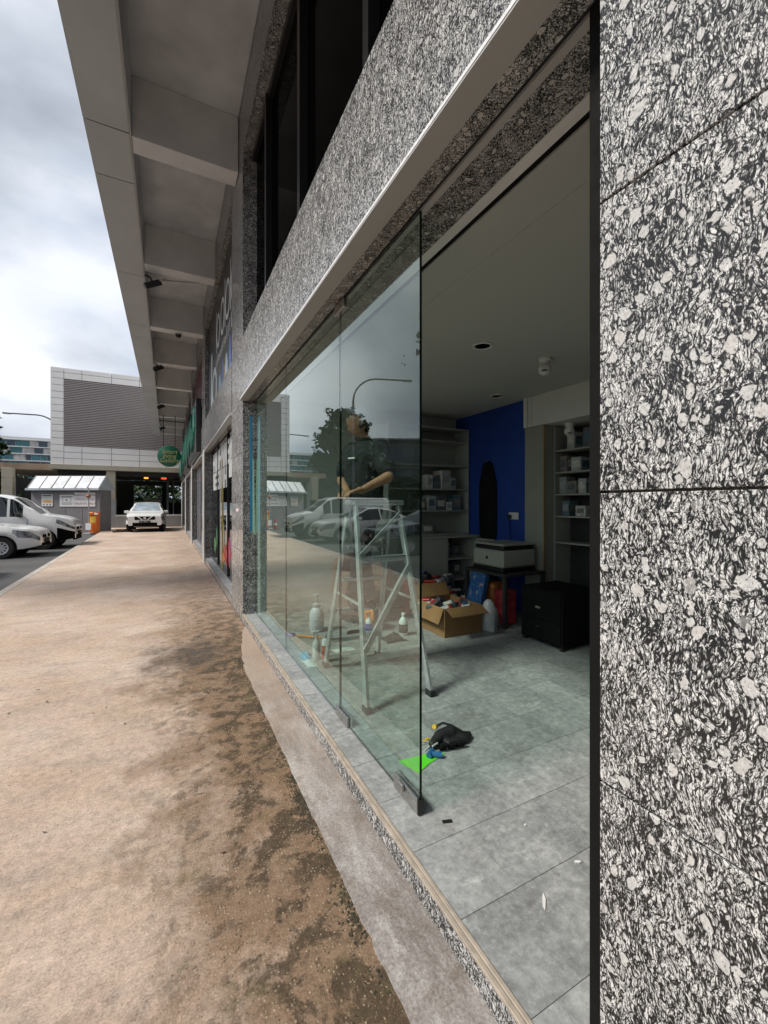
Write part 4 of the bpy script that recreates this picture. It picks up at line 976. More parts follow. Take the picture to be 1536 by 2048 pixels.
# ================================================================ cars
def interp(tab, x):
    if x <= tab[0][0]: return tab[0][1]
    for (a, va), (b__, vb) in zip(tab[:-1], tab[1:]):
        if x <= b__:
            t = (x - a) / (b__ - a); return va + (vb - va) * (t * t * (3 - 2 * t) * .35 + t * .65)
    return tab[-1][1]
M['tyre'] = M['rubber']; M['rim'] = plain('wheel_rim', (.55, .56, .57), .4, metal=.15); M['lampglass'] = plain('headlamp', (.16, .17, .18), .08, var=.95, scale=7, spec=.9)
M['plate'] = plain('number_plate', (.008, .008, .008), .6, spec=.1)
M['void'] = plain('black_void', (.006, .006, .006), .9, spec=.03)
def car(name, label, cat, loc, rotz, S, paint, plate=None):
    root = thing(name, label, cat, loc, rotz, 'cars parked in front of the shops')
    Ln, W, zs, wr, xf, xr = S['L'], S['W'], S['sill'], S['wr'], S['xf'], S['xr']
    xs = set(); q = -Ln / 2
    while q < Ln / 2: xs.add(round(q, 3)); q += .07
    xs.add(Ln / 2); xs.add(Ln / 2 - .02); xs.add(Ln / 2 - .045)
    for c in (xf, xr):
        for k_ in range(-8, 9): xs.add(round(c + (wr + .07) * math.sin(k_ / 8 * 1.57), 3))
    xs = sorted(xs); rings = []
    bm = NB()
    for x in xs:
        t_f = max(0, (x - (Ln / 2 - S['nose'])) / S['nose']); t_r = max(0, ((-Ln / 2 + .35) - x) / .35)
        w_ = W / 2 * (1 - S['taper'] * t_f ** 2.6 - .10 * t_r ** 2)
        zt = interp(S['top'], x); zb = min(interp(S['belt'], x), zt - .03)
        zl = zs + .10 * t_f ** 2 + .08 * t_r ** 2
        for c in (xf, xr):
            d = abs(x - c); ra = wr + .065
            if d < ra: zl = max(zl, wr - .02 + math.sqrt(max(0, ra * ra - d * d)))
        t = max(0, min(1, (zt - zb) / .45)); wroof = w_ * (.975 - S['tumble'] * t)
        h = zb - zl
        ps = [(w_ * .6, zl), (w_ * .965, zl + .01), (w_ * .995, zl + .22 * h), (w_ * 1.0, zl + .45 * h), (w_ * .995, zl + .62 * h), (w_ * .985, zl + .80 * h), (w_ * .965, zb),
              (w_ * .965 + (wroof - w_ * .965) * .5, zb + (zt - .055 * t - zb) * .5), (wroof, zt - .055 * t - .004), (wroof * .86, zt - .012 * t), (wroof * .5, zt + .008), (0, zt + .014)]
        pr = [bm.verts.new((x, -y, z)) for y, z in ps]; pl = [bm.verts.new((x, y, z)) for y, z in reversed(ps[:-1])]
        rings.append(pr + pl)
    n = len(rings[0]); groups = {}
    def key(xm, j):
        side = 'r' if j < n / 2 else 'l'; jj = j if j < 11 else (n - 2 - j)
        if jj in (6, 7):
            for q, (a, b__) in enumerate(S['win']):
                if a < xm < b__: return ('window', side, q)
        if jj in (9, 10) and S['ws'][0] < xm < S['ws'][1]: return ('windscreen',)
        if jj in (9, 10) and S['rw'] and S['rw'][0] < xm < S['rw'][1]: return ('rear_window',)
        if jj in S['hlj'] and xm > S['hl']: return ('headlight', side)
        if jj in S['bmj'] and xm > S['bm'] : return ('bumper',)
        return ('body',)
    for i in range(len(rings) - 1):
        xm = (xs[i] + xs[i + 1]) / 2
        for j in range(n - 1):
            groups.setdefault(key(xm, j), []).append((rings[i][j], rings[i + 1][j], rings[i + 1][j + 1], rings[i][j + 1]))
        groups.setdefault(('body',), []).append((rings[i][n - 1], rings[i + 1][n - 1], rings[i + 1][0], rings[i][0]))
    for rg in (rings[0], rings[-1]):
        for j in range(11): 
            a = (rg[j], rg[j + 1], rg[n - 2 - j], rg[n - 1 - j])
            groups.setdefault(('body',), []).append(a if len(set(a)) == 4 else (rg[j], rg[j + 1], rg[n - 1 - j]))
    mats = {'body': paint, 'window': M['carglass'], 'windscreen': S.get('wsmat', M['carglass']), 'rear_window': M['carglass'], 'headlight': M['lampglass'], 'bumper': M['void']}
    for kk, fs in groups.items():
        b2 = NB(); mp_ = {}
        for f in fs:
            vv = []
            for v in f:
                if v.index == -1 or True:
                    k2 = id(v)
                    if k2 not in mp_: mp_[k2] = b2.verts.new(v.co)
                    vv.append(mp_[k2])
            vv2 = []
            [vv2.append(v) for v in vv if v not in vv2]
            if len(vv2) >= 3:
                try: b2.faces.new(vv2)
                except ValueError: pass
        bmesh.ops.recalc_face_normals(b2, faces=b2.faces)
        obj(kk[0], b2, mats[kk[0]], root, world=False, smooth=True, sharp=32)
    bm.free()
    for c in (xf, xr):
        for s in (-1, 1):
            yy = s * (W / 2 - .115)
            b2 = NB(); lathe(b2, [(wr * .62, -.10), (wr * .93, -.105), (wr, -.07), (wr, .07), (wr * .93, .105), (wr * .62, .10)], (c, yy, wr), 26, axis='Y', caps=False)
            wh = obj('wheel', b2, M['tyre'], root, world=False, smooth=True)
            b2 = NB(); lathe(b2, [(wr * .64, s * .085), (wr * .60, s * .098), (wr * .52, s * .09), (wr * .46, s * .04)], (c, yy, wr), 26, axis='Y', caps=False); obj('rim', b2, M['rim'], wh, world=False, smooth=True)
            b2 = NB()
            for k_ in range(10):
                M_ = Matrix.Translation((c, yy + s * .075, wr)) @ Matrix.Rotation(6.283 * k_ / 10, 4, 'Y')
                bbox(b2, -.022, .022, -.012, .012, .03, wr * .56, M=M_)
            lathe(b2, [(wr * .18, s * .06), (wr * .16, s * .095), (0, s * .1)], (c, yy, wr), 12, axis='Y'); obj('spokes', b2, M['rim'], wh, world=False)
            b2 = NB(); lathe(b2, [(0, 0), (wr * .6, 0)], (c, yy + s * .02, wr), 20, axis='Y'); obj('hub_disc', b2, M['black'], wh, world=False)
            b2 = NB(); lathe(b2, [(0, -.10), (wr + .055, -.10), (wr + .055, .05)], (c, yy - s * .06, wr), 20, axis='Y', caps=False); obj('arch_liner', b2, M['blackmatt'], root, world=False)
    B('underbody', (-Ln / 2 + .35, Ln / 2 - .45, -W / 2 + .26, W / 2 - .26, zs - .03, zs + .25), M['blackmatt'], root, world=False)
    mx_, mz = S['mirror']
    for s in (-1, 1):
        M_ = Matrix.Translation((mx_, s * (W / 2 + .06), mz))
        B('mirror', (-.06, .07, -.11, .11, -.07, .08), S.get('mirmat', paint), root, world=False, bev=.03, M=M_, smooth=True)
        B('mirror_stalk', (-.03, .03, -.03, .03, -.05, .05), M['black'], root, world=False, M=Matrix.Translation((mx_ + .02, s * (W / 2 - .06), mz - .03)))
    zg = S['grille']
    hw = W / 2 * (1 - S['taper']) * .98
    B('grille', (Ln / 2 - .06, Ln / 2 + .012, -hw * .62, hw * .62, zg[0], zg[1]), M['void'], root, world=False, bev=.008)
    B('air_intake', (Ln / 2 - .10, Ln / 2 + .006, -hw * .75, hw * .75, zg[2], zg[3]), M['void'], root, world=False, bev=.01)
    if 'vee' in S:
        for s in (-1, 1):
            b2 = NB(); prism(b2, [(s * .30, zg[1] + .005), (s * .38, zg[1] + .005), (s * .14, zg[0] - .015), (s * .06, zg[0] - .015)], basis((Ln / 2 + .02, 0, 0), (0, 1, 0), (0, 0, 1), (1, 0, 0)), .012); obj('grille_bar', b2, M['white'], root, world=False)
        b2 = NB(); lathe(b2, [(.07, 0), (.07, .012), (.05, .018), (0, .018)], (Ln / 2 + .024, 0, (zg[0] + zg[1]) / 2), 16, axis='X'); obj('badge', b2, M['alu'], root, world=False)
    else:
        b2 = NB(); lathe(b2, [(.06, 0), (.06, .012), (.05, .018), (0, .018)], (Ln / 2 + .013, 0, (zg[0] + zg[1]) / 2), 16, axis='X'); obj('badge', b2, M['alu'], root, world=False)
    pz = S['plate']
    pl_ = B('number_plate', (Ln / 2 + .013, Ln / 2 + .028, -.26, .26, pz - .055, pz + .055), M['plate'], root, world=False)
    if plate:
        o_ = text('plate_lettering', plate, .10, M['white'], basis((Ln / 2 + .029, 0, pz), (0, 1, 0), (0, 0, 1), (1, 0, 0)), None, ext=.001)
        o_.parent = pl_
    for x, z in S['handles']:
        for s in (-1, 1): B('door_handle', (x - .09, x + .09, s * W / 2 - .012, s * W / 2 + .018, z - .015, z + .015), paint, root, world=False, bev=.005)
    for x, z0, z1 in S['seams']:
        for s in (-1, 1): B('door_seam', (x - .004, x + .004, s * W * .4985 - .006, s * W * .4985 + .004, z0, z1), M['blackmatt'], root, world=False)
    return root
M['carwhite'] = plain('car_white', (.74, .74, .73), .28, var=.02, coat=.6)
M['carblack'] = plain('car_black', (.02, .021, .023), .25, var=.05, coat=.8)
SED = dict(L=4.65, W=1.78, sill=.24, wr=.315, xf=1.44, xr=-1.21, nose=.75, taper=.22, tumble=.26,
    top=[(-2.325, .86), (-2.2, 1.02), (-1.55, 1.08), (-.85, 1.38), (-.3, 1.46), (.15, 1.44), (.55, 1.26), (1.05, 1.0), (1.5, .95), (2.0, .87), (2.25, .79), (2.325, .64)],
    belt=[(-2.325, .84), (-1.2, .97), (1.0, .90), (1.6, .87), (2.1, .78), (2.325, .60)], ws=(.2, 1.02), rw=(-1.5, -.75), win=[(-1.25, -.35), (-.27, .85)], hl=1.72, hlj=(4, 5), bm=9, bmj=(), mirror=(.72, .98), grille=(.56, .66, .30, .42), plate=.48,
    handles=[(-.15, .80), (-.95, .82)], seams=[(-.31, .35, .93), (.95, .55, .88)])
VAN = dict(L=4.95, W=1.92, sill=.26, wr=.335, xf=1.58, xr=-1.70, nose=.85, taper=.20, tumble=.12,
    top=[(-2.475, 1.80), (-2.4, 1.90), (.35, 1.92), (.75, 1.82), (1.2, 1.48), (1.55, 1.22), (1.9, 1.17), (2.2, 1.09), (2.40, .98), (2.475, .80)],
    belt=[(-2.475, 1.18), (.9, 1.16), (1.4, 1.12), (2.0, 1.05), (2.475, .76)], ws=(.72, 1.5), rw=None, win=[(.02, .60), (.64, 1.05)], hl=1.95, hlj=(5,), bm=1.98, bmj=(0, 1, 2, 3), mirror=(.95, 1.22), grille=(.66, .76, .30, .50), plate=.56, mirmat=M['black'],
    handles=[(.1, .98), (-.5, .98)], seams=[(-.02, .35, 1.14), (1.16, .75, 1.1), (-1.2, .35, 1.14)])
SUV = dict(L=4.38, W=1.82, sill=.26, wr=.35, xf=1.30, xr=-1.35, nose=.55, taper=.14, tumble=.25,
    top=[(-2.19, 1.0), (-2.1, 1.25), (-1.6, 1.52), (-.4, 1.60), (.1, 1.57), (.55, 1.38), (.95, 1.12), (1.3, 1.05), (1.8, 1.02), (2.10, .96), (2.19, .84)],
    belt=[(-2.19, .98), (-1.2, 1.06), (.9, 1.0), (1.5, .98), (2.19, .80)], ws=(.12, .98), rw=(-2.1, -1.65), win=[(-1.4, -.35), (-.27, .75)], hl=1.72, hlj=(4, 5), bm=1.7, bmj=(0, 1), mirror=(.72, 1.06), grille=(.66, .84, .32, .52), plate=.56, vee=1, wsmat=plain('sky_sheen_screen', (.30, .36, .41), .15, var=.3, scale=3, spec=.8),  # windscreen: reflected sky painted in as a pale blue-grey base colour
    handles=[(-.15, .90), (-.95, .92)], seams=[(-.31, .38, 1.0), (.9, .6, .98)])
car('parked_car', 'white sedan at the left edge, nose against the pavement in front of the van', 'car', (-3.42 - 4.65 / 2, 16.75, -.1), 0, SED, M['carwhite'])
car('parked_van', 'white delivery van with black bumper parked beside the sedan', 'van', (-2.98 - 4.95 / 2, 19.45, -.1), 0, VAN, M['carwhite'])
car('parked_car', 'white sport utility car parked on the pavement facing the camera', 'car', (-1.02, 25.55 + 4.38 / 2, 0), -math.pi / 2 - .02, SUV, M['carwhite'], 'SJY 8841 L')
car('parked_car', 'black sedan mirrored in the glass nearer than the two white vehicles', 'car', (-3.7 - 4.65 / 2, 11.9, -.1), 0, SED, M['carblack'])

# ================================================================ inside the shop: fittings
rq = random.Random(17)
def downlight(x, y, label):
    d = thing('downlight', label, 'downlight', (x, y, 2.8), group='recessed ceiling lights')
    bm = NB(); lathe(bm, [(.085, 0), (.085, -.006), (.066, -.008), (.062, .0)], (x, y, 2.8112), 22); obj('trim', bm, M['white'], d, smooth=True)
    bm = NB(); lathe(bm, [(.0, -.003), (.062, -.003)], (x, y, 2.8112), 22); obj('diffuser', bm, plain('unlit_diffuser', (.55, .55, .52), .4), d)
downlight(2.32, 2.72, 'unlit round ceiling light nearest the open door'); downlight(3.55, 3.9, 'unlit ceiling light deeper in, before the blue wall'); downlight(3.1, 1.75, 'unlit ceiling light beside the door edge')
def ccam(x, y, z, label):
    c = thing('ceiling_camera', label, 'camera', (x, y, z), group='white ceiling cameras')
    bm = NB(); lathe(bm, [(.055, 0), (.055, -.02), (.045, -.03), (.045, -.055)], (x, y, z), 18); obj('base', bm, M['white'], c, smooth=True)
    bm = NB(); lathe(bm, [(.046, -.058), (.055, -.075), (.058, -.10), (.048, -.13), (.022, -.148), (0, -.152)], (x, y, z), 18); obj('ball', bm, M['white'], c, smooth=True)
    bm = NB(); lathe(bm, [(.026, 0), (.02, .01), (0, .012)], (x - .035, y - .03, z - .128), 12); obj('lens', bm, M['black'], c)
ccam(3.02, 2.70, 2.811, 'white ball camera on the ceiling in front of the bulkhead'); ccam(4.15, 3.35, 2.44, 'second ball camera under the bulkhead in the recess')

def bookcase(name, label, x0, x1, y0, y1, shelves, axis, z0=FZ, z1=2.6):
    """open shelves; axis 'Y' faces -Y, 'X' faces -X"""
    t = thing(name, label, 'shelf', ((x0 + x1) / 2, (y0 + y1) / 2, z0))
    if axis == 'Y':
        B('side', (x0, x0 + .018, y0, y1, z0, z1), M['laminate'], t); B('side', (x1 - .018, x1, y0, y1, z0, z1), M['laminate'], t)
        B('back', (x0 + .019, x1 - .019, y1 - .012, y1, z0, z1), M['laminate'], t)
        for z in shelves: B('shelf', (x0 + .019, x1 - .019, y0 + .003, y1 - .013, z - .018, z), M['laminate'], t)
    else:
        B('side', (x0, x1, y0, y0 + .018, z0, z1), M['laminate'], t); B('side', (x0, x1, y1 - .018, y1, z0, z1), M['laminate'], t)
        B('back', (x1 - .012, x1, y0 + .019, y1 - .019, z0, z1), M['darkwall'], t)
        for z in shelves: B('shelf', (x0 + .003, x1 - .013, y0 + .019, y1 - .019, z - .018, z), M['laminate'], t)
    return t
bookcase('wall_shelving', 'tall pale open shelving on the side wall left of the blue wall', 2.62, 3.985, 4.97, 5.31, (1.075, 1.41, 1.72, 2.06, 2.41, 2.6), 'Y', z0=1.06)
bookcase('recess_shelving', 'dark recessed shelving under the bulkhead beside the pier', 4.13, 4.41, 1.9, 3.555, (1.05, 1.36, 1.62, 1.88, 2.14), 'X', z1=2.43)
cab = thing('base_cabinet', 'white base cabinet with an open bay under the wall shelving', 'cabinet', (3.2, 4.9, FZ))
B('carcass_top', (2.40, 3.985, 4.72, 5.31, 1.03, 1.058), M['laminate'], cab)
B('door', (2.42, 3.02, 4.74, 4.758, FZ + .06, 1.025), M['laminate'], cab); B('door', (3.03, 3.42, 4.74, 4.758, FZ + .06, 1.025), M['laminate'], cab)
B('divider', (3.425, 3.443, 4.745, 5.3, FZ + .02, 1.028), M['laminate'], cab); B('divider', (3.90, 3.918, 4.745, 5.3, FZ + .02, 1.028), M['laminate'], cab)
for z in (.45, .74): B('shelf', (3.444, 3.899, 4.77, 5.3, z - .018, z), M['laminate'], cab)
B('back', (3.444, 3.899, 5.285, 5.3, FZ + .02, 1.028), M['darkwall'], cab)
B('open_door', (3.905, 3.923, 4.35, 4.735, FZ + .06, 1.02), M['laminate'], cab)
B('handle', (3.893, 3.904, 4.39, 4.41, .86, .96), M['black'], cab)
B('plinth', (2.44, 3.985, 4.80, 5.3, FZ, FZ + .055), M['darkwall'], cab)

BOXC = [(.55, .54, .50), (.30, .32, .33), (.22, .20, .17), (.40, .42, .42), (.12, .13, .15), (.60, .58, .52), (.10, .16, .20)]
bmats = [plain('carton_print', c, .55, var=.3, scale=25) for c in BOXC]
cnt = 0
ords = ['first', 'second', 'third', 'fourth', 'fifth', 'sixth', 'seventh', 'eighth', 'ninth', 'tenth']
def pbox(x, y, z, sx, sy, sz, mi, label, rot=0.0, group='packed boxes on the shelves'):
    t = thing('product_box', label, 'box', (x, y, z), rot, group)
    B('carton', (-sx / 2, sx / 2, -sy / 2, sy / 2, 0, sz), bmats[mi % len(bmats)], t, world=False, bev=.003)
    B('label', (-sx * .35, sx * .35, -sy / 2 - .0015, -sy / 2 - .0002, sz * .3, sz * .75), bmats[(mi + 3) % len(bmats)], t, world=False)
    B('label', (-sx / 2 - .0015, -sx / 2 - .0002, -sy * .35, sy * .35, sz * .3, sz * .75), bmats[(mi + 2) % len(bmats)], t, world=False)
def row(y, z, xs, hs, where):
    for k_, (x, h) in enumerate(zip(xs, hs)):
        pbox(x, y, z, .10 + .04 * (k_ % 3), .18, h, k_ + int(z * 7), '%s box from the left on the %s' % (ords[k_], where), rq.uniform(-.15, .15))
row(5.12, 1.72, (3.33, 3.47, 3.60, 3.75), (.20, .15, .27, .17), 'third-lowest shelf of the wall shelving')
row(5.12, 1.41, (3.2, 3.36, 3.52, 3.68, 3.82), (.16, .21, .19, .12, .22), 'second-lowest shelf of the wall shelving')
row(5.12, 1.075, (2.8, 3.0, 3.3), (.12, .2, .14), 'lowest shelf of the wall shelving')
row(5.12, .74, (3.62, 3.8), (.19, .15), 'upper shelf of the open cabinet bay')
row(5.12, .45, (3.6, 3.8), (.10, .2), 'lower shelf of the open cabinet bay')
def rowx(x, z, ys, hs, where):
    for k_, (y, h) in enumerate(zip(ys, hs)):
        pbox(x, y, z, .16, .10 + .03 * (k_ % 2), h, k_ + int(z * 5), '%s box from the pier on the %s' % (ords[k_], where), 0)
rowx(4.25, 2.14, (3.35, 3.12), (.20, .22), 'top recess shelf')
rowx(4.25, 1.88, (3.45, 3.28, 3.05, 2.9), (.19, .16, .15, .18), 'second recess shelf')
rowx(4.25, 1.62, (3.46, 3.34, 3.20, 3.05, 2.92), (.2, .15, .17, .19, .19), 'third recess shelf')
rowx(4.25, 1.36, (3.42, 3.22, 3.02), (.18, .12, .10), 'lowest recess shelf')

so = thing('wall_socket', 'double power socket with a black plug on the blue wall', 'socket', (3.99, 4.08, 1.34))
B('plate', (3.988, 3.9995, 3.99, 4.16, 1.30, 1.39), M['white'], so, bev=.003)
B('plug', (3.955, 3.987, 4.10, 4.15, 1.31, 1.36), M['black'], so, bev=.006)
bm = NB(); tube(bm, [(3.96, 4.12, 1.31), (3.965, 4.12, 1.15), (3.975, 4.10, .95), (3.95, 4.05, .8)], .005, 6); obj('cable', bm, M['black'], so)
jk = thing('hanging_garment', 'black hooded garment hanging against the blue wall', 'garment', (3.95, 4.62, 1.1))
bm = NB()
prof = [(0.98, .10, .04), (1.05, .16, .06), (1.3, .17, .07), (1.6, .19, .08), (1.8, .17, .08), (1.9, .13, .08), (1.98, .10, .08), (2.06, .08, .06), (2.10, .02, .02)]
rings = []
for z, hw, th in prof:
    rings.append([bm.verts.new((3.998 - th * max(0, math.sin(t)) * (1 + .2 * math.sin(5 * t + z * 4)), 4.56 + hw * math.cos(t) * (1 + .08 * math.sin(7 * z)), z)) for t in [math.pi * q / 14 for q in range(15)]])
for a, b__ in zip(rings[:-1], rings[1:]):
    for q in range(14): bm.faces.new((a[q], a[q + 1], b__[q + 1], b__[q]))
bmesh.ops.recalc_face_normals(bm, faces=bm.faces); obj('cloth', bm, M['blackmatt'], jk, smooth=True)
B('hook', (3.97, 3.9995, 4.55, 4.57, 2.09, 2.13), M['steel'], jk)

# table with printer
tb = thing('side_table', 'dark table carrying the printer beside the pier', 'table', (3.62, 3.85, FZ))
B('top', (3.30, 3.94, 3.50, 4.22, .685, .715), M['darkwall'], tb, bev=.004)
for xx, yy in ((3.33, 3.53), (3.33, 4.19), (3.91, 3.53), (3.91, 4.19)): B('leg', (xx - .02, xx + .02, yy - .02, yy + .02, FZ, .684), M['darkwall'], tb)
pr = thing('printer', 'white and black office printer on the dark table', 'printer', (3.6, 3.86, .716), 0)
B('base', (3.36, 3.88, 3.60, 4.12, .717, .765), M['black'], pr, bev=.01)
B('body', (3.36, 3.88, 3.60, 4.12, .767, .965), M['laminate'], pr, bev=.02, smooth=False)
B('paper_slot', (3.352, 3.359, 3.66, 4.06, .74, .762), M['black'], pr)
B('scanner', (3.385, 3.87, 3.62, 4.10, .967, 1.015), M['black'], pr, bev=.01)
B('lid', (3.375, 3.88, 3.61, 4.11, 1.017, 1.04), M['laminate'], pr, bev=.006)
bm = NB(); lathe(bm, [(.02, 0), (.02, -.003), (0, -.003)], (3.3595, 3.86, .87), 12, axis='X'); obj('badge', bm, M['black'], pr)

# heap of things by the table
M['cardboard'] = plain('cardboard', (.27, .15, .06), .8, var=.12, scale=9)
ct = thing('open_carton', 'open brown cardboard carton with a flap hanging out', 'carton', (2.8, 3.85, FZ))
x0, x1, y0, y1, h = 2.54, 3.02, 3.56, 4.12, .30
B('bottom', (x0, x1, y0, y1, FZ, FZ + .006), M['cardboard'], ct)
B('side', (x0, x0 + .006, y0, y1, FZ + .007, FZ + h), M['cardboard'], ct); B('side', (x1 - .006, x1, y0, y1, FZ + .007, FZ + h), M['cardboard'], ct)
B('side', (x0 + .007, x1 - .007, y0, y0 + .006, FZ + .007, FZ + h), M['cardboard'], ct); B('side', (x0 + .007, x1 - .007, y1 - .006, y1, FZ + .007, FZ + h), M['cardboard'], ct)
B('flap', (-.003, .003, y0 + .01, y1 - .02, -.17, 0), M['cardboard'], ct, M=Matrix.Translation((x0 - .006, 0, FZ + h + .004)) @ Matrix.Rotation(R(22), 4, 'Y'))
B('flap', (x0 + .01, x1 - .01, -.003, .003, 0, .16), M['cardboard'], ct, M=Matrix.Translation((0, y1, FZ + h + .003)) @ Matrix.Rotation(R(-30), 4, 'X'))
B('flap', (x0 + .01, x1 - .01, -.003, .003, 0, .14), M['cardboard'], ct, M=Matrix.Translation((0, y0 - .004, FZ + h + .003)) @ Matrix.Rotation(R(118), 4, 'X'))
B('print', (x0 - .002, x0 - .0003, 3.65, 3.95, FZ + .10, FZ + .115), plain('carton_ink', (.12, .07, .03), .8), ct)
TOY = [(.34, .03, .02), (.02, .02, .025), (.45, .45, .44), (.10, .10, .11), (.03, .06, .15), (.30, .03, .03), (.5, .48, .42), (.05, .05, .05)]
tmats = [plain('toy_plastic', c, .4, var=.2, scale=20) for c in TOY]
tl = ['red folded pouch lying in the open carton', 'black remote shell in the carton', 'white charger brick in the carton', 'grey cable box in the carton', 'navy case in the carton', 'dark red toy car in the carton', 'cream paper packet in the carton', 'black adaptor in the carton']
for k_ in range(8):
    xx = 2.62 + (k_ % 3) * .15; yy = 3.66 + (k_ // 3) * .17
    t = thing('small_item', tl[k_], 'item', (xx, yy, FZ + .2), rq.uniform(-1, 1), group='odds and ends in the carton')
    M_ = Matrix.Rotation(rq.uniform(-.5, .5), 4, 'X') @ Matrix.Rotation(rq.uniform(-.4, .4), 4, 'Y')
    s = rq.uniform(.05, .09)
    B('body', (-s, s, -s * .6, s * .6, -.02, .10 + .02 * (k_ % 2)), tmats[k_], t, world=False, bev=.012, M=M_)
    B('detail', (-s * .6, s * .6, -s * .3, s * .3, .10, .125), tmats[(k_ + 2) % 8], t, world=False, bev=.004, M=M_)
heap = ['red and white toy truck', 'black game controller', 'white power brick', 'grey radio', 'folded black bag', 'dark red boxed toy', 'cream document folder', 'black speaker', 'small white router', 'navy pencil case', 'crumpled white paper bag', 'black helmet-like shell']
for k_ in range(12):
    xx = 2.72 + (k_ % 4) * .2 + rq.uniform(-.03, .03); yy = 4.25 + (k_ // 4) * .14
    zz = FZ + .001
    t = thing('small_item', heap[k_] + ' in the heap behind the carton', 'item', (xx, yy, zz), rq.uniform(-.8, .8), group='heap of odds and ends behind the carton')
    s = rq.uniform(.07, .095); hh = rq.uniform(.20, .42) if k_ < 8 else rq.uniform(.36, .5)
    B('body', (-s, s, -s * .7, s * .7, 0, hh), tmats[k_ % 8], t, world=False, bev=.02)
    B('top', (-s * .8, s * .8, -s * .5, s * .5, hh + .001, hh + .03), tmats[(k_ + 3) % 8], t, world=False, bev=.01, M=Matrix.Rotation(rq.uniform(-.1, .1), 4, 'X'))
    B('strip', (-s - .004, -s - .0005, -s * .5, s * .5, hh * .3, hh * .6), tmats[(k_ + 2) % 8], t, world=False)
bx = thing('picture_box', 'flat blue printed box leaning against the table', 'box', (3.18, 3.9, FZ + .25))
M_ = Matrix.Translation((3.20, 3.92, FZ + .22)) @ Matrix.Rotation(R(14), 4, 'Y')
m_, nt_, b_ = newmat('blue_print'); c_ = coords(nt_)
L(nt_, ramp(nt_, noise_(nt_, c_, 14, 3, .6, 1.2), [(.40, (.02, .10, .30)), (.52, (.03, .20, .45)), (.60, (.55, .25, .10)), (.66, (.70, .68, .60))], 'CONSTANT'), b_.inputs['Base Color'])
B('carton', (0, .06, -.13, .13, 0, .36), plain('box_blue', (.02, .10, .26), .5), bx, bev=.003, M=M_); B('print', (-.002, -.0003, -.115, .115, .05, .33), m_, bx, M=M_)
B('support', (3.18, 3.5, 3.82, 4.02, FZ, FZ + .215), tmats[1], bx)
wbg = thing('paper_bag', 'white carrier bag slumped on the floor right of the carton', 'bag', (3.14, 3.62, FZ))
bm = NB(); rings = []
for z, s in ((0, 1), (.12, 1.1), (.22, .85), (.30, .5), (.33, .2)):
    rings.append([bm.verts.new((3.16 + .09 * s * math.cos(t) * (1 + .2 * math.sin(3 * t + z * 20)), 3.60 + .10 * s * math.sin(t) * (1 + .2 * math.cos(4 * t + z * 15)), FZ + z)) for t in [6.283 * q / 14 for q in range(14)]])
for a, b__ in zip(rings[:-1], rings[1:]):
    for q in range(14): bm.faces.new((a[q], a[(q + 1) % 14], b__[(q + 1) % 14], b__[q]))
bm.faces.new(rings[-1]); obj('sheet', bm, plain('plastic_white', (.50, .51, .52), .4), wbg, smooth=True, sharp=60)
rbg = thing('gift_bags', 'red and orange carrier bags stuffed under the printer table', 'bag', (3.5, 3.8, FZ))
for k_, (yy, c) in enumerate(((3.68, (.35, .03, .04)), (3.86, (.40, .14, .03)), (4.03, (.06, .08, .14)))):
    B('bag', (-.11, .11, -.08, .08, 0, .40 + .06 * k_), plain('bag_print', c, .5, var=.5, scale=18), rbg, bev=.03, M=Matrix.Translation((3.48, yy, FZ)) @ Matrix.Rotation(.15 * (k_ - 1), 4, 'Z'))
bcab = thing('black_cabinet', 'low black drawer cabinet standing right of the printer table', 'cabinet', (3.45, 3.0, FZ))
B('carcass', (3.28, 3.80, 2.72, 3.24, FZ + .03, .66), M['blackmatt'], bcab, bev=.005)
B('drawer', (3.27, 3.279, 2.74, 3.22, FZ + .05, .36), M['blackmatt'], bcab); B('drawer', (3.27, 3.279, 2.74, 3.22, .37, .645), M['blackmatt'], bcab)
B('handle', (3.255, 3.269, 2.97, 3.03, .47, .49), M['steel'], bcab); B('handle', (3.262, 3.269, 2.97, 3.03, .28, .30), M['black'], bcab)
for xx, yy in ((3.3, 2.74), (3.3, 3.2), (3.78, 2.74), (3.78, 3.2)): B('foot', (xx - .02, xx + .02, yy - .02, yy + .02, FZ, FZ + .03), M['rubber'], bcab)

# brown tub chair
chr_ = thing('tub_chair', 'brown leather tub chair behind the ladder', 'chair', (2.12, 4.62, FZ))
M['leather'] = plain('brown_leather', (.14, .075, .048), .45, var=.2, scale=8)
bm = NB(); A = []
for q in range(25):
    t = math.pi * (.12 + 1.76 * q / 24) - math.pi / 2; hh = .66 + .12 * max(0, math.cos(t - math.pi / 2 + 0))
    c, s = math.cos(t), math.sin(t)
    hh = FZ + .60 + .16 * max(0, s)
    A.append([bm.verts.new((2.12 + r_ * c, 4.70 + r_ * s, z)) for r_, z in ((.30, FZ + .10), (.36, FZ + .12), (.375, hh - .05), (.35, hh), (.29, hh), (.265, hh - .05), (.25, FZ + .3))])
for a, b__ in zip(A[:-1], A[1:]):
    for q in range(7): bm.faces.new((a[q], a[(q + 1) % 7], b__[(q + 1) % 7], b__[q]))
for a in (A[0], A[-1]): bm.faces.new(a)
bmesh.ops.recalc_face_normals(bm, faces=bm.faces); obj('shell', bm, M['leather'], chr_, smooth=True, sharp=50)
bm = NB(); lathe(bm, [(.0, FZ + .20), (.26, FZ + .20), (.28, FZ + .28), (.27, FZ + .38), (.22, FZ + .42), (0, FZ + .43)], (2.12, 4.66, 0), 24); obj('seat', bm, M['leather'], chr_, smooth=True)
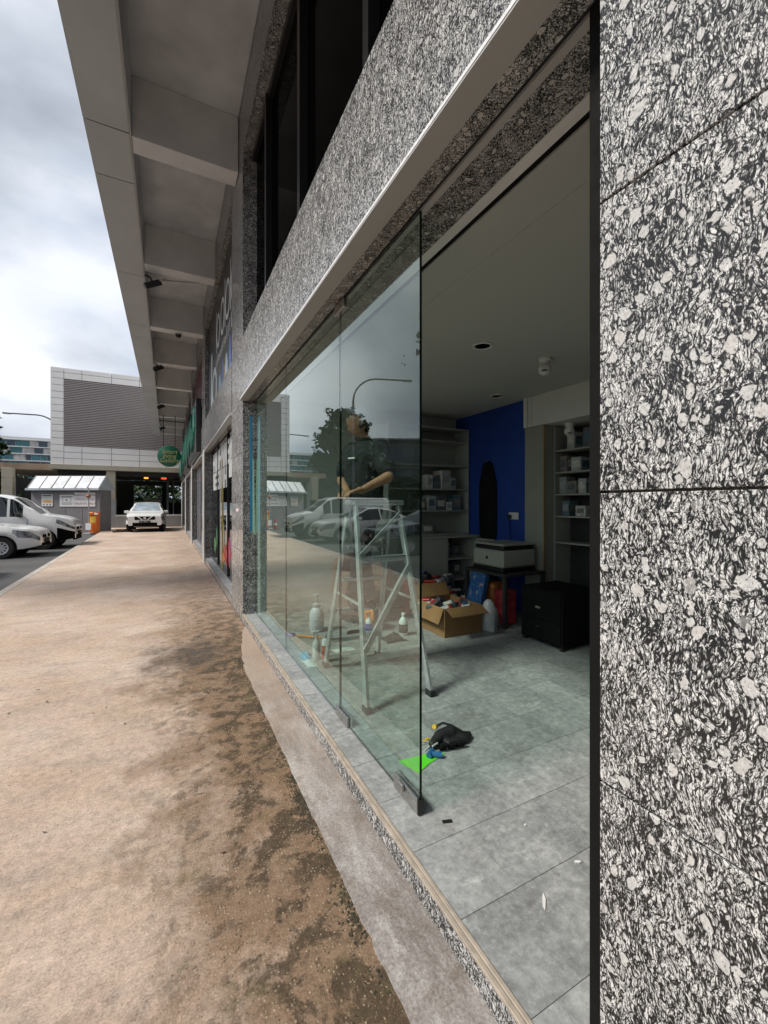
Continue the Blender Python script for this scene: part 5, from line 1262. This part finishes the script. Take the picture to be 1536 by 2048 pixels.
for xx, yy in ((1.92, 4.5), (2.32, 4.5), (1.92, 4.88), (2.32, 4.88)): 
    bm = NB(); tube(bm, [(xx, yy, FZ), (xx, yy, FZ + .2)], [.015, .022], 8); obj('leg', bm, M['black'], chr_)

# ================================================================ ladder
ld = thing('step_ladder', 'paint-spattered aluminium step ladder standing inside the glass', 'ladder', (1.43, 2.97, FZ))
TOPZ = 1.50
mspat, nt_, b_ = newmat('spattered_aluminium'); c_ = coords(nt_)
basec = ramp(nt_, noise_(nt_, c_, 12, 4), [(.3, (.42, .43, .43)), (.7, (.64, .65, .65))])
spt = ramp(nt_, noise_(nt_, c_, 42, 4, .7), [(.60, 0.0), (.66, 1.0)])
L(nt_, mixc(nt_, spt, basec, (.74, .73, .69)), b_.inputs['Base Color'])
L(nt_, math_(nt_, 'MULTIPLY', math_(nt_, 'SUBTRACT', 1.0, spt), .5), b_.inputs['Metallic']); b_.inputs['Roughness'].default_value = .4
def bar(name, a, b__, w_, d_, parent, mat, side=(0, 1, 0)):
    a, b__ = Vector(a), Vector(b__); t = (b__ - a).normalized(); s = Vector(side); s = (s - t * s.dot(t)).normalized(); u = t.cross(s)
    bm = NB(); bbox(bm, -w_ / 2, w_ / 2, -d_ / 2, d_ / 2, 0, (b__ - a).length, bev=min(w_, d_) * .12, M=basis(a, s, u, t)); return obj(name, bm, mat, parent)
FT = {('n', 0): (1.175, 2.53), ('n', 1): (1.69, 2.55), ('f', 0): (1.195, 3.40), ('f', 1): (1.70, 3.42)}
TP = {('n', 0): (1.255, 2.90), ('n', 1): (1.62, 2.91), ('f', 0): (1.26, 3.04), ('f', 1): (1.625, 3.05)}
def lp(s, i, f): a = FT[(s, i)]; b__ = TP[(s, i)]; return Vector((a[0] + (b__[0] - a[0]) * f, a[1] + (b__[1] - a[1]) * f, FZ + .03 + (TOPZ - FZ - .03) * f))
for s in 'nf':
    for i in (0, 1):
        rail = bar('rail', lp(s, i, 0), lp(s, i, 1), .026, .052, ld, mspat, (1, 0, 0))
        p_ = lp(s, i, 0); B('foot', (p_.x - .022, p_.x + .022, p_.y - .038, p_.y + .038, FZ, FZ + .045), M['rubber'], rail, bev=.006)
for f in (.16, .35, .55, .75):
    a, b__ = lp('f', 0, f), lp('f', 1, f); B('step', (a.x + .02, b__.x - .02, a.y - .045, a.y + .045, a.z - .02, a.z + .004), mspat, ld, bev=.004)
for f in (.215, .70): bar('cross_bar', lp('n', 0, f), lp('n', 1, f), .030, .045, ld, mspat, (0, 1, 0))
bar('brace', lp('n', 0, .26) + Vector((0, -.03, 0)), lp('n', 1, .66) + Vector((0, -.03, 0)), .012, .042, ld, mspat, (0, 1, 0))
bar('brace', lp('n', 0, .24) + Vector((0, .03, 0)), lp('n', 1, .64) + Vector((0, .03, 0)), .010, .03, ld, mspat, (0, 1, 0))
bar('brace', lp('n', 0, .72) + Vector((0, -.03, 0)), lp('n', 1, .95) + Vector((0, -.03, 0)), .012, .036, ld, mspat, (0, 1, 0))
bar('spreader', lp('n', 0, .47), lp('f', 0, .47), .008, .02, ld, mspat, (1, 0, 0)); bar('spreader', lp('n', 1, .47), lp('f', 1, .47), .008, .02, ld, mspat, (1, 0, 0))
B('top_cap', (1.225, 1.66, 2.865, 3.085, TOPZ - .01, TOPZ + .03), mspat, ld, bev=.01)
B('hinge', (1.215, 1.224, 2.93, 3.02, TOPZ - .09, TOPZ), M['steel'], ld); B('hinge', (1.661, 1.67, 2.93, 3.02, TOPZ - .09, TOPZ), M['steel'], ld)

# ================================================================ the man on the ladder
def capsules(name, segs, mat, parent, voxel=.008, smooth_it=6, extra=None):
    bm = NB()
    for a, b__, ra, rb in segs:
        a, b__ = Vector(a), Vector(b__); n = 10
        for p, r_ in ((a, ra), (b__, rb)): bmesh.ops.create_icosphere(bm, subdivisions=2, radius=r_, matrix=Matrix.Translation(p))
        if (b__ - a).length > 1e-4: tube(bm, [a, b__], [ra, rb], 14)
    if extra: extra(bm)
    o = obj(name, bm, None, parent, world=True)
    r_ = o.modifiers.new('r', 'REMESH'); r_.mode = 'VOXEL'; r_.voxel_size = voxel
    s = o.modifiers.new('s', 'SMOOTH'); s.iterations = smooth_it; s.factor = .5
    apply_mods(o); o.data.materials.append(mat)
    o.data.polygons.foreach_set('use_smooth', [True] * len(o.data.polygons))
    return o
man = thing('person', 'man in black polo shirt and grey cap standing on the step ladder', 'person', (1.46, 3.28, .70))
M['skin'] = plain('skin', (.40, .20, .115), .5, var=.12, scale=14, bmp=.05)
SZ = lp('f', 0, .35).z + .004                      # the step he stands on
SY = lp('f', 0, .35).y
HP = Vector((1.49, 3.27, SZ + .86)); CH = Vector((1.49, 3.24, SZ + 1.22)); NK = Vector((1.475, 3.235, SZ + 1.45))
LS = Vector((1.53, 3.06, SZ + 1.34)); RS = Vector((1.45, 3.42, SZ + 1.34))
LE = Vector((1.535, 2.90, SZ + 1.09)); LW = Vector((1.305, 2.895, 1.605)); RE = Vector((1.34, 3.40, SZ + 1.08)); RW = Vector((1.29, 3.14, 1.60))
LK = Vector((1.43, 3.16, SZ + .46)); RK = Vector((1.50, 3.33, SZ + .46)); LA = Vector((1.385, SY, SZ + .08)); RA = Vector((1.54, SY + .005, SZ + .08))
LH, RH = HP + Vector((-.01, -.09, -.05)), HP + Vector((.02, .09, -.05))
FD = Vector((-.86, .36, .36)).normalized(); SD = FD.cross(Vector((0, 0, 1))).normalized(); UD = SD.cross(FD).normalized()   # face direction, looking up
HC = Vector((1.43, 3.23, SZ + 1.565))
def head_extra(bm):
    n0 = len(bm.verts)
    g_ = bmesh.ops.create_uvsphere(bm, u_segments=32, v_segments=24, radius=1.0)['verts']
    for v in g_:
        x, y, z = v.co            # x forward, y side, z up
        w_ = .074 * (1 - .16 * max(0, -z)); d = .094; h = .118
        px, py, pz = x * d, y * w_, z * h
        if x > 0:
            px += .020 * math.exp(-((y / .16) ** 2 + ((z + .18) / .20) ** 2)) + .010 * math.exp(-((y / .22) ** 2 + ((z + .85) / .16) ** 2))
            px -= .008 * math.exp(-(((abs(y) - .38) / .18) ** 2 + ((z - .06) / .13) ** 2)); px += .006 * math.exp(-((y / .3) ** 2 + ((z + .52) / .07) ** 2)) - .005 * math.exp(-((y / .3) ** 2 + ((z + .60) / .03) ** 2))
        v.co = HC + FD * px + SD * py + UD * pz
    for s in (-1, 1):
        p = HC + FD * -.008 + SD * s * .074 + UD * -.01
        bmesh.ops.create_icosphere(bm, subdivisions=2, radius=.024, matrix=basis(p, FD * .7, SD * .35, UD * 1.25))
def hand(wrist, tip, side, segs):
    """palm, four fingers curled over the edge of the ladder top and a thumb beside them"""
    f = (tip - wrist); f.z = 0; f.normalize(); s = Vector((-f.y, f.x, 0)) * side; k0 = wrist + f * .078 + Vector((0, 0, -.014))
    segs += [(wrist, wrist + f * .02, .026, .027)]
    for q, (o_, ln) in enumerate(((-.030, .9), (-.010, 1.05), (.011, 1.0), (.031, .8))):
        k_ = k0 + s * o_ + f * (.006 if q in (1, 2) else 0)
        segs.append((wrist + s * o_ * .6 + f * .02, k_, .017, .0125))
        a = k_ + f * .036 * ln + Vector((0, 0, -.012)); b__ = a + f * .014 * ln + Vector((0, 0, -.026 * ln)); c = b__ + f * -.004 + Vector((0, 0, -.020 * ln))
        segs += [(k_, a, .0105, .0095), (a, b__, .0095, .0088), (b__, c, .0088, .0075)]
    t0 = wrist + f * .025 - s * .026; t1 = t0 + f * .03 - s * .022 + Vector((0, 0, -.012)); t2 = t1 + f * .026 - s * .004 + Vector((0, 0, -.014))
    segs += [(t0, t1, .015, .0115), (t1, t2, .0115, .009)]
segs = [(HP, CH, .10, .11), (CH, NK, .10, .055), (NK, HC + UD * -.06 - FD * .02, .052, .056), (CH + Vector((0, 0, .1)), LS, .07, .055), (CH + Vector((0, 0, .1)), RS, .07, .055),
        (LS, LE, .054, .042), (LE, LW, .044, .027), (RS, RE, .054, .042), (RE, RW, .043, .027),
        (LH, LK, .075, .055), (LK, LA, .05, .036), (RH, RK, .075, .055), (RK, RA, .05, .036), (LA, LA + Vector((-.02, -.10, -.05)), .035, .025), (RA, RA + Vector((-.02, -.10, -.05)), .035, .025)]
hand(LW, Vector((1.21, 2.90, 1.56)), 1, segs); hand(RW, Vector((1.21, 3.06, 1.56)), -1, segs)
bodyo = capsules('body', segs, M['skin'], man, .005, 4, head_extra)
M['polo'] = plain('black_polo', (.012, .012, .014), .8, var=.3, scale=10, bmp=.2); M['trouser'] = plain('dark_trousers', (.018, .018, .022), .85, var=.3, scale=8, bmp=.2)
up = Vector((0, 0, 1))
sh = capsules('polo_shirt', [(HP + Vector((0, 0, -.04)), HP + Vector((0, 0, .12)), .170, .172), (HP + Vector((0, 0, .12)), CH + Vector((0, 0, .02)), .172, .165), (HP + Vector((0, -.05, .1)), CH + Vector((0, -.07, .05)), .145, .14), (HP + Vector((0, .05, .1)), CH + Vector((0, .07, .05)), .145, .14),
     (CH, LS + Vector((0, .03, -.02)), .135, .078), (CH, RS + Vector((0, -.03, -.02)), .135, .078), (CH + up * .1, NK + up * -.06, .10, .075), (LS, LS.lerp(LE, .72), .088, .080), (RS, RS.lerp(RE, .72), .088, .080)], M['polo'], man, .010, 6)
bm = NB(); tube(bm, [NK + Vector((math.cos(t) * .064, math.sin(t) * .064, -.03 + .012 * math.sin(t))) for t in [6.283 * q / 18 for q in range(17)]], .014, 8); obj('collar', bm, M['polo'], sh, smooth=True)
bm = NB(); pc = CH + Vector((-.150, -.075, .03)); bbox(bm, -.002, .002, -.035, .035, -.006, .006, M=Matrix.Translation(pc + Vector((-.012, -.01, 0))) @ Matrix.Rotation(.45, 4, 'Z')); obj('chest_logo', bm, M['decal'], sh)
slv = LS.lerp(LE, .45)
for q in range(3):
    bm = NB(); bbox(bm, -.025 + .006 * q, .022, -.002, .002, -.004, .004, M=Matrix.Translation(slv + Vector((-.005, -.076 - .014 * q, .02 - q * .024))) @ Matrix.Rotation(-.3, 4, 'Y')); obj('sleeve_print', bm, plain('grey_print', (.35, .36, .38), .6), sh)
capsules('trousers', [(HP + Vector((0, 0, -.02)), LH + Vector((0, 0, -.05)), .130, .10), (HP + Vector((0, 0, -.02)), RH + Vector((0, 0, -.05)), .130, .10), (LH, LK, .095, .075), (LK, LA + up * .03, .074, .06), (RH, RK, .095, .075), (RK, RA + up * .03, .074, .06)], M['trouser'], man, .011, 6)
for A_ in (LA, RA):
    capsules('shoe', [(A_ + Vector((.01, .045, -.045)), A_ + Vector((-.01, -.06, -.045)), .036, .037), (A_ + Vector((-.01, -.06, -.045)), A_ + Vector((-.02, -.14, -.05)), .036, .029), (A_ + Vector((0, .02, .0)), A_ + Vector((0, -.03, -.03)), .042, .04)], M['blackmatt'], man, .009, 4)
# cap: dome and brim
M['capgrey'] = plain('grey_cap', (.40, .42, .49), .8, var=.1, scale=20)
bm = NB(); n = 24; rings = []
CU = (UD - FD * .28).normalized(); CF = SD.cross(CU).normalized() * -1
if CF.dot(FD) < 0: CF = -CF
CC = HC + UD * .028 - FD * .006
for k_ in range(9):
    ph = k_ / 8 * math.pi / 2
    rings.append([bm.verts.new(CC + CF * (.108 * math.cos(ph) * math.cos(t)) + SD * (.090 * math.cos(ph) * math.sin(t)) + CU * (.112 * math.sin(ph))) for t in [6.283 * q / n for q in range(n)]])
for a, b__ in zip(rings[:-1], rings[1:]):
    for q in range(n): bm.faces.new((a[q], a[(q + 1) % n], b__[(q + 1) % n], b__[q]))
bmesh.ops.remove_doubles(bm, verts=bm.verts, dist=.0005); bmesh.ops.recalc_face_normals(bm, faces=bm.faces)
cp_ = obj('cap', bm, M['capgrey'], man, smooth=True, sharp=60)
bm = NB(); A = []
for q in range(13):
    t = -1.15 + 2.3 * q / 12
    A.append([bm.verts.new(CC + CF * (r_ * math.cos(t) * ex) + SD * (.088 * math.sin(t) * (1 if r_ < .12 else 1.0)) + CU * dz) for r_, ex, dz in ((.104, 1, .004), (.104 + .075, 1, -.012), (.104 + .075, 1, -.016), (.104, 1, -.001))])
for a, b__ in zip(A[:-1], A[1:]):
    for q in range(4): bm.faces.new((a[q], a[(q + 1) % 4], b__[(q + 1) % 4], b__[q]))
for a in (A[0], A[-1]): bm.faces.new(a)
bmesh.ops.recalc_face_normals(bm, faces=bm.faces); obj('brim', bm, M['capgrey'], cp_, smooth=True)
hm = plain('black_hair', (.012, .010, .009), .6)
capsules('hair', [(HC - FD * .045 + UD * .01, HC - FD * .055 - UD * .045, .062, .045), (HC + SD * .05 - FD * .03, HC + SD * .055 - FD * .025 - UD * .04, .032, .018), (HC - SD * .05 - FD * .03, HC - SD * .055 - FD * .025 - UD * .04, .032, .018)], hm, man, .007, 3)
for s in (-1, 1):
    bm = NB(); bmesh.ops.create_icosphere(bm, subdivisions=2, radius=.0105, matrix=Matrix.Translation(HC + FD * .074 + SD * s * .030 + UD * .008)); e_ = obj('eye', bm, M['white'], man, smooth=True)
    bm = NB(); bmesh.ops.create_icosphere(bm, subdivisions=1, radius=.0055, matrix=Matrix.Translation(HC + FD * .0815 + SD * s * .030 + UD * .009)); obj('iris', bm, M['black'], e_, smooth=True)
    bm = NB(); tube(bm, [HC + FD * .082 + SD * s * .016 + UD * .024, HC + FD * .080 + SD * s * .032 + UD * .028, HC + FD * .068 + SD * s * .048 + UD * .022], .0035, 6); obj('eyebrow', bm, hm, man)
bm = NB(); tube(bm, [HC + FD * .083 + SD * .022 - UD * .066, HC + FD * .093 - UD * .064, HC + FD * .083 - SD * .022 - UD * .066], .0045, 6); obj('lips', bm, plain('lips', (.26, .09, .075), .5), man, smooth=True)

# ================================================================ cleaning things on the floor
def bottle(x, y, h, r_, body, cap, label, name='spray_bottle', cat='bottle', trigger=True, lab=None):
    t = thing(name, label, cat, (x, y, FZ))
    bm = NB(); lathe(bm, [(r_ * .9, 0), (r_, .01), (r_, h * .52), (r_ * .75, h * .64), (r_ * .36, h * .74), (r_ * .36, h * .80)], (x, y, FZ), 18); obj('bottle', bm, body, t, smooth=True)
    bm = NB(); lathe(bm, [(r_ * .44, h * .80), (r_ * .44, h * .88), (r_ * .2, h * .9)], (x, y, FZ), 14); obj('collar', bm, cap, t, smooth=True)
    if trigger:
        B('head', (x - r_ * 1.2, x + r_ * .7, y - r_ * .3, y + r_ * .3, FZ + h * .9, FZ + h), cap, t, bev=.004)
        bm = NB(); tube(bm, [(x - r_ * .6, y, FZ + h * .9), (x - r_ * .95, y, FZ + h * .78)], .006, 6); obj('trigger', bm, cap, t)
    if lab:
        bm = NB(); lathe(bm, [(r_ + .0012, h * .12), (r_ + .0012, h * .46)], (x, y, FZ), 18); obj('label', bm, lab, t, smooth=True)
    return t
M['clearpl'] = plain('clear_plastic', (.55, .60, .58), .2, var=.1); M['cobalt'] = plain('cobalt_plastic', (.02, .07, .36), .35); M['opw'] = plain('white_plastic', (.68, .69, .68), .4, var=.03); M['orangepl'] = plain('orange_plastic', (.72, .24, .03), .4)
bottle(1.185, 3.62, .25, .036, M['clearpl'], M['opw'], 'clear spray bottle beside the red and white aerosol can')
bottle(1.93, 4.10, .22, .038, M['opw'], M['orangepl'], 'white and blue spray bottle with an orange nozzle behind the ladder', lab=M['cobalt'])
bottle(2.22, 3.86, .26, .048, M['opw'], M['opw'], 'white bottle with a dark label standing right of the ladder', trigger=False, lab=plain('dark_label', (.05, .03, .03), .5, var=.6, scale=40))
ac = thing('aerosol_can', 'white aerosol can with a red label near the glass', 'can', (1.235, 3.52, FZ))
bm = NB(); lathe(bm, [(.030, 0), (.0325, .006), (.0325, .185), (.026, .20), (.014, .205)], (1.235, 3.52, FZ), 20); obj('can', bm, M['opw'], ac, smooth=True)
bm = NB(); lathe(bm, [(.0332, .02), (.0332, .145)], (1.235, 3.52, FZ), 20); obj('label', bm, plain('red_label', (.45, .06, .03), .45, var=.3, scale=30), ac, smooth=True)
bm = NB(); lathe(bm, [(.014, .205), (.015, .235), (.008, .24)], (1.235, 3.52, FZ), 12); obj('nozzle', bm, M['alu'], ac, smooth=True)
spz = thing('pressure_sprayer', 'white pump sprayer with a grey handle standing by the far glass', 'sprayer', (1.45, 4.42, FZ))
bm = NB(); lathe(bm, [(.07, 0), (.078, .02), (.08, .17), (.065, .23), (.035, .26)], (1.45, 4.42, FZ), 22); obj('tank', bm, plain('milky_plastic', (.55, .58, .63), .4, var=.05), spz, smooth=True)
bm = NB(); lathe(bm, [(.04, .26), (.045, .29), (.03, .30), (.012, .31), (.012, .38), (.03, .385), (.03, .40), (0, .40)], (1.45, 4.42, FZ), 16); obj('pump', bm, M['greywall'], spz, smooth=True)
bm = NB(); tube(bm, [(1.45, 4.42, FZ + .28), (1.53, 4.38, FZ + .30), (1.56, 4.37, FZ + .24), (1.57, 4.36, FZ + .18)], .010, 8); obj('wand', bm, M['greywall'], spz, smooth=True)
def cloth(name, x, y, rx, ry, h, mat, label, cat, seed):
    t = thing(name, label, cat, (x, y, FZ)); bm = NB(); n = 16; A = []
    for i in range(n + 1):
        A.append([])
        for j in range(n + 1):
            u, v = i / n * 2 - 1, j / n * 2 - 1; d = max(0, 1 - (u * u + v * v) ** .9); wob = 1 + .35 * mnoise.noise((u * 1.6, v * 1.6, seed))
            A[-1].append(bm.verts.new((x + u * rx * wob, y + v * ry * wob, FZ + .002 + h * d * (.6 + .7 * abs(mnoise.noise((u * 3.1, v * 3.1, seed + 5)))))))
    for i in range(n):
        for j in range(n): bm.faces.new((A[i][j], A[i + 1][j], A[i + 1][j + 1], A[i][j + 1]))
    obj('cloth', bm, mat, t, smooth=True, sharp=80)
cloth('floor_rag', 2.06, 3.78, .11, .10, .075, plain('dirty_rag', (.035, .03, .027), .95, var=.4, scale=25), 'crumpled dark rag lying left of the white bottle', 'rag', 1)
cloth('glove', 1.12, 3.72, .05, .08, .05, plain('blue_glove', (.10, .36, .55), .5, var=.2, scale=20), 'crumpled light blue glove by the clear spray bottle', 'glove', 2)
cloth('paper_towel', 1.10, 3.55, .045, .09, .025, plain('tissue', (.62, .66, .64), .9), 'white paper towel scrap on the floor by the glove', 'paper', 3)
cloth('paper_towel', 1.48, 3.72, .10, .05, .02, plain('tissue', (.68, .69, .67), .9), 'white wiping cloth lying under the ladder between its legs', 'cloth', 4)
sc_ = thing('scraper', 'orange-handled brush with blue tip lying by the far glass', 'brush', (1.15, 4.2, FZ))
bm = NB(); tube(bm, [(1.20, 4.30, FZ + .016), (1.29, 4.22, FZ + .016), (1.40, 4.13, FZ + .016)], [.010, .014, .012], 8); obj('handle', bm, M['orangepl'], sc_, smooth=True)
B('head', (-.05, .05, -.03, .03, 0, .03), M['cobalt'], sc_, bev=.006, M=Matrix.Translation((1.14, 4.36, FZ + .001)) @ Matrix.Rotation(-.7, 4, 'Z'))
vc = thing('cable_reel', 'black and orange cable reel behind the ladder', 'cable reel', (2.02, 4.22, FZ))
for k_, xx in enumerate((1.98, 2.075)):
    bm = NB(); lathe(bm, [(.0, 0), (.13, 0), (.135, .006), (.13, .012), (0, .012)], (xx, 4.22, FZ + .137), 24, axis='X'); obj('flange', bm, M['orangepl'] if k_ == 0 else M['black'], vc, smooth=True)
bm = NB(); lathe(bm, [(.10, 0.013), (.10, .094)], (1.98, 4.22, FZ + .137), 24, axis='X'); obj('cable', bm, M['rubber'], vc, smooth=True)
B('stand', (1.97, 2.10, 4.12, 4.32, FZ, FZ + .012), M['black'], vc); 
bm = NB(); lathe(bm, [(0, 0), (.11, 0), (.11, .012), (0, .014)], (1.80, 4.12, FZ), 22)
tag(obj('suction_disc', bm, M['black']), 'flat black disc lying beside the blue spray bottle', 'disc')

# tool pouch and green film card by the door
tp = thing('tool_pouch', 'black tool pouch with yellow and blue handles by the open door', 'pouch', (1.42, 1.97, FZ))
def P3(x, y, z=0): return (1.42 + .74 * (x - 1.62), 1.985 + .74 * (y - 2.06), FZ + .74 * z)
capsules('pouch', [(P3(1.50, 2.06, .035), P3(1.60, 2.10, .05), .024, .038), (P3(1.60, 2.10, .05), P3(1.70, 2.10, .055), .038, .042), (P3(1.70, 2.10, .05), P3(1.80, 2.03, .028), .038, .02), (P3(1.62, 2.02, .03), P3(1.78, 2.01, .028), .023, .02), (P3(1.80, 2.03, .03), P3(1.85, 2.05, .024), .021, .015)], plain('black_nylon', (.014, .014, .015), .6, var=.4, scale=18, bmp=.4), tp, .007, 3)
for k_, (a, b__, c, r_) in enumerate(((P3(1.49, 2.10, .06), P3(1.44, 2.09, .055), (.70, .42, .02), .014), (P3(1.60, 2.16, .10), P3(1.57, 2.14, .115), (.70, .42, .02), .018), (P3(1.46, 2.04, .04), P3(1.40, 2.02, .03), (.5, .5, .5), .008), (P3(1.46, 2.00, .03), P3(1.405, 1.965, .022), (.02, .12, .28), .022), (P3(1.43, 1.98, .024), P3(1.50, 1.93, .024), (.02, .12, .28), .020), (P3(1.47, 2.07, .06), P3(1.40, 2.08, .07), (.55, .55, .55), .006), (P3(1.52, 2.02, .06), P3(1.46, 2.0, .062), (.6, .6, .6), .007))):
    bm = NB(); tube(bm, [a, b__], r_ * .74, 10); obj('tool', bm, plain('tool_handle', c, .4), tp, smooth=True)
for k_, (x, y) in enumerate(((1.56, 2.0), (1.63, 1.985), (1.70, 1.975))):
    q = P3(x, y, .03); B('pocket', (-.022, .022, -.010, .010, -.02, .025), M['blackmatt'], tp, bev=.004, M=Matrix.Translation(q) @ Matrix.Rotation(-.15, 4, 'Z') @ Matrix.Rotation(.5, 4, 'X'))
bm = NB(); tube(bm, [P3(1.60, 2.16, .10), P3(1.66, 2.15, .12), P3(1.72, 2.12, .10), P3(1.80, 2.07, .05), P3(1.88, 2.08, .02)], .007, 6); obj('strap', bm, M['rubber'], tp, smooth=True)
gc = thing('film_card', 'bright green triangular squeegee card on the floor by the door', 'squeegee card', (1.2, 1.92, FZ))
bm = NB(); prism(bm, [(1.104, 1.972), (1.149, 1.836), (1.23, 1.875), (1.37, 1.915), (1.30, 1.955)], Matrix.Translation((0, 0, FZ + .0005)), .003); obj('card', bm, plain('lime_plastic', (.13, .72, .03), .4, var=.05), gc)
bm = NB(); bbox(bm, -.022, .022, -.010, .010, 0, .0012, M=Matrix.Translation((1.085, 1.502, FZ + .0002)) @ Matrix.Rotation(-.35, 4, 'Z')); tag(obj('tape_scrap', bm, M['blacktape']), 'small scrap of black tape on the door sill', 'tape scrap')
def shard(x, y, l, w_, a, label, mat):
    bm = NB(); prism(bm, [(-l / 2, -w_ / 2), (l * .1, -w_ * .8), (l / 2, 0), (l * .3, w_ * .6), (-l * .3, w_ / 2)], Matrix.Translation((x, y, FZ + .0003)) @ Matrix.Rotation(a, 4, 'Z'), .004)
    tag(obj('paper_scrap', bm, mat), label, 'scrap', 'scraps on the shop floor')
tis = plain('scrap_white', (.70, .69, .66), .8)
shard(1.165, 1.045, .065, .008, .75, 'long thin white scrap nearest the door sill', tis)
shard(1.41, 1.10, .03, .008, -.5, 'small white curl on the floor near the granite pillar', tis)
shard(1.37, 1.33, .016, .006, .3, 'tiny white scrap in the middle of the doorway floor', tis)
shard(1.06, .70, .05, .012, 1.4, 'white scrap at the very foot of the door edge', tis)
bm = NB()
for _ in range(240):
    x = random.uniform(1.05, 3.2); y = random.uniform(.8, 4.6); s = random.uniform(.0012, .0055) * random.choice((.6, 1, 1.2)); a0 = random.random() * 6
    vs_ = [bm.verts.new((x + s * random.uniform(.4, 1.4) * math.cos(a0 + q * 1.57), y + s * random.uniform(.4, 1.4) * math.sin(a0 + q * 1.57), FZ + .0006)) for q in range(4)]; t = bm.verts.new((x, y, FZ + .0006 + s * .5))
    for q in range(4): bm.faces.new((vs_[q], vs_[(q + 1) % 4], t))
tag(obj('floor_grit', bm, plain('floor_grit', (.20, .19, .17), .9, var=.8, scale=30)), 'fine grit and crumbs strewn over the shop floor', 'grit', kind='stuff')
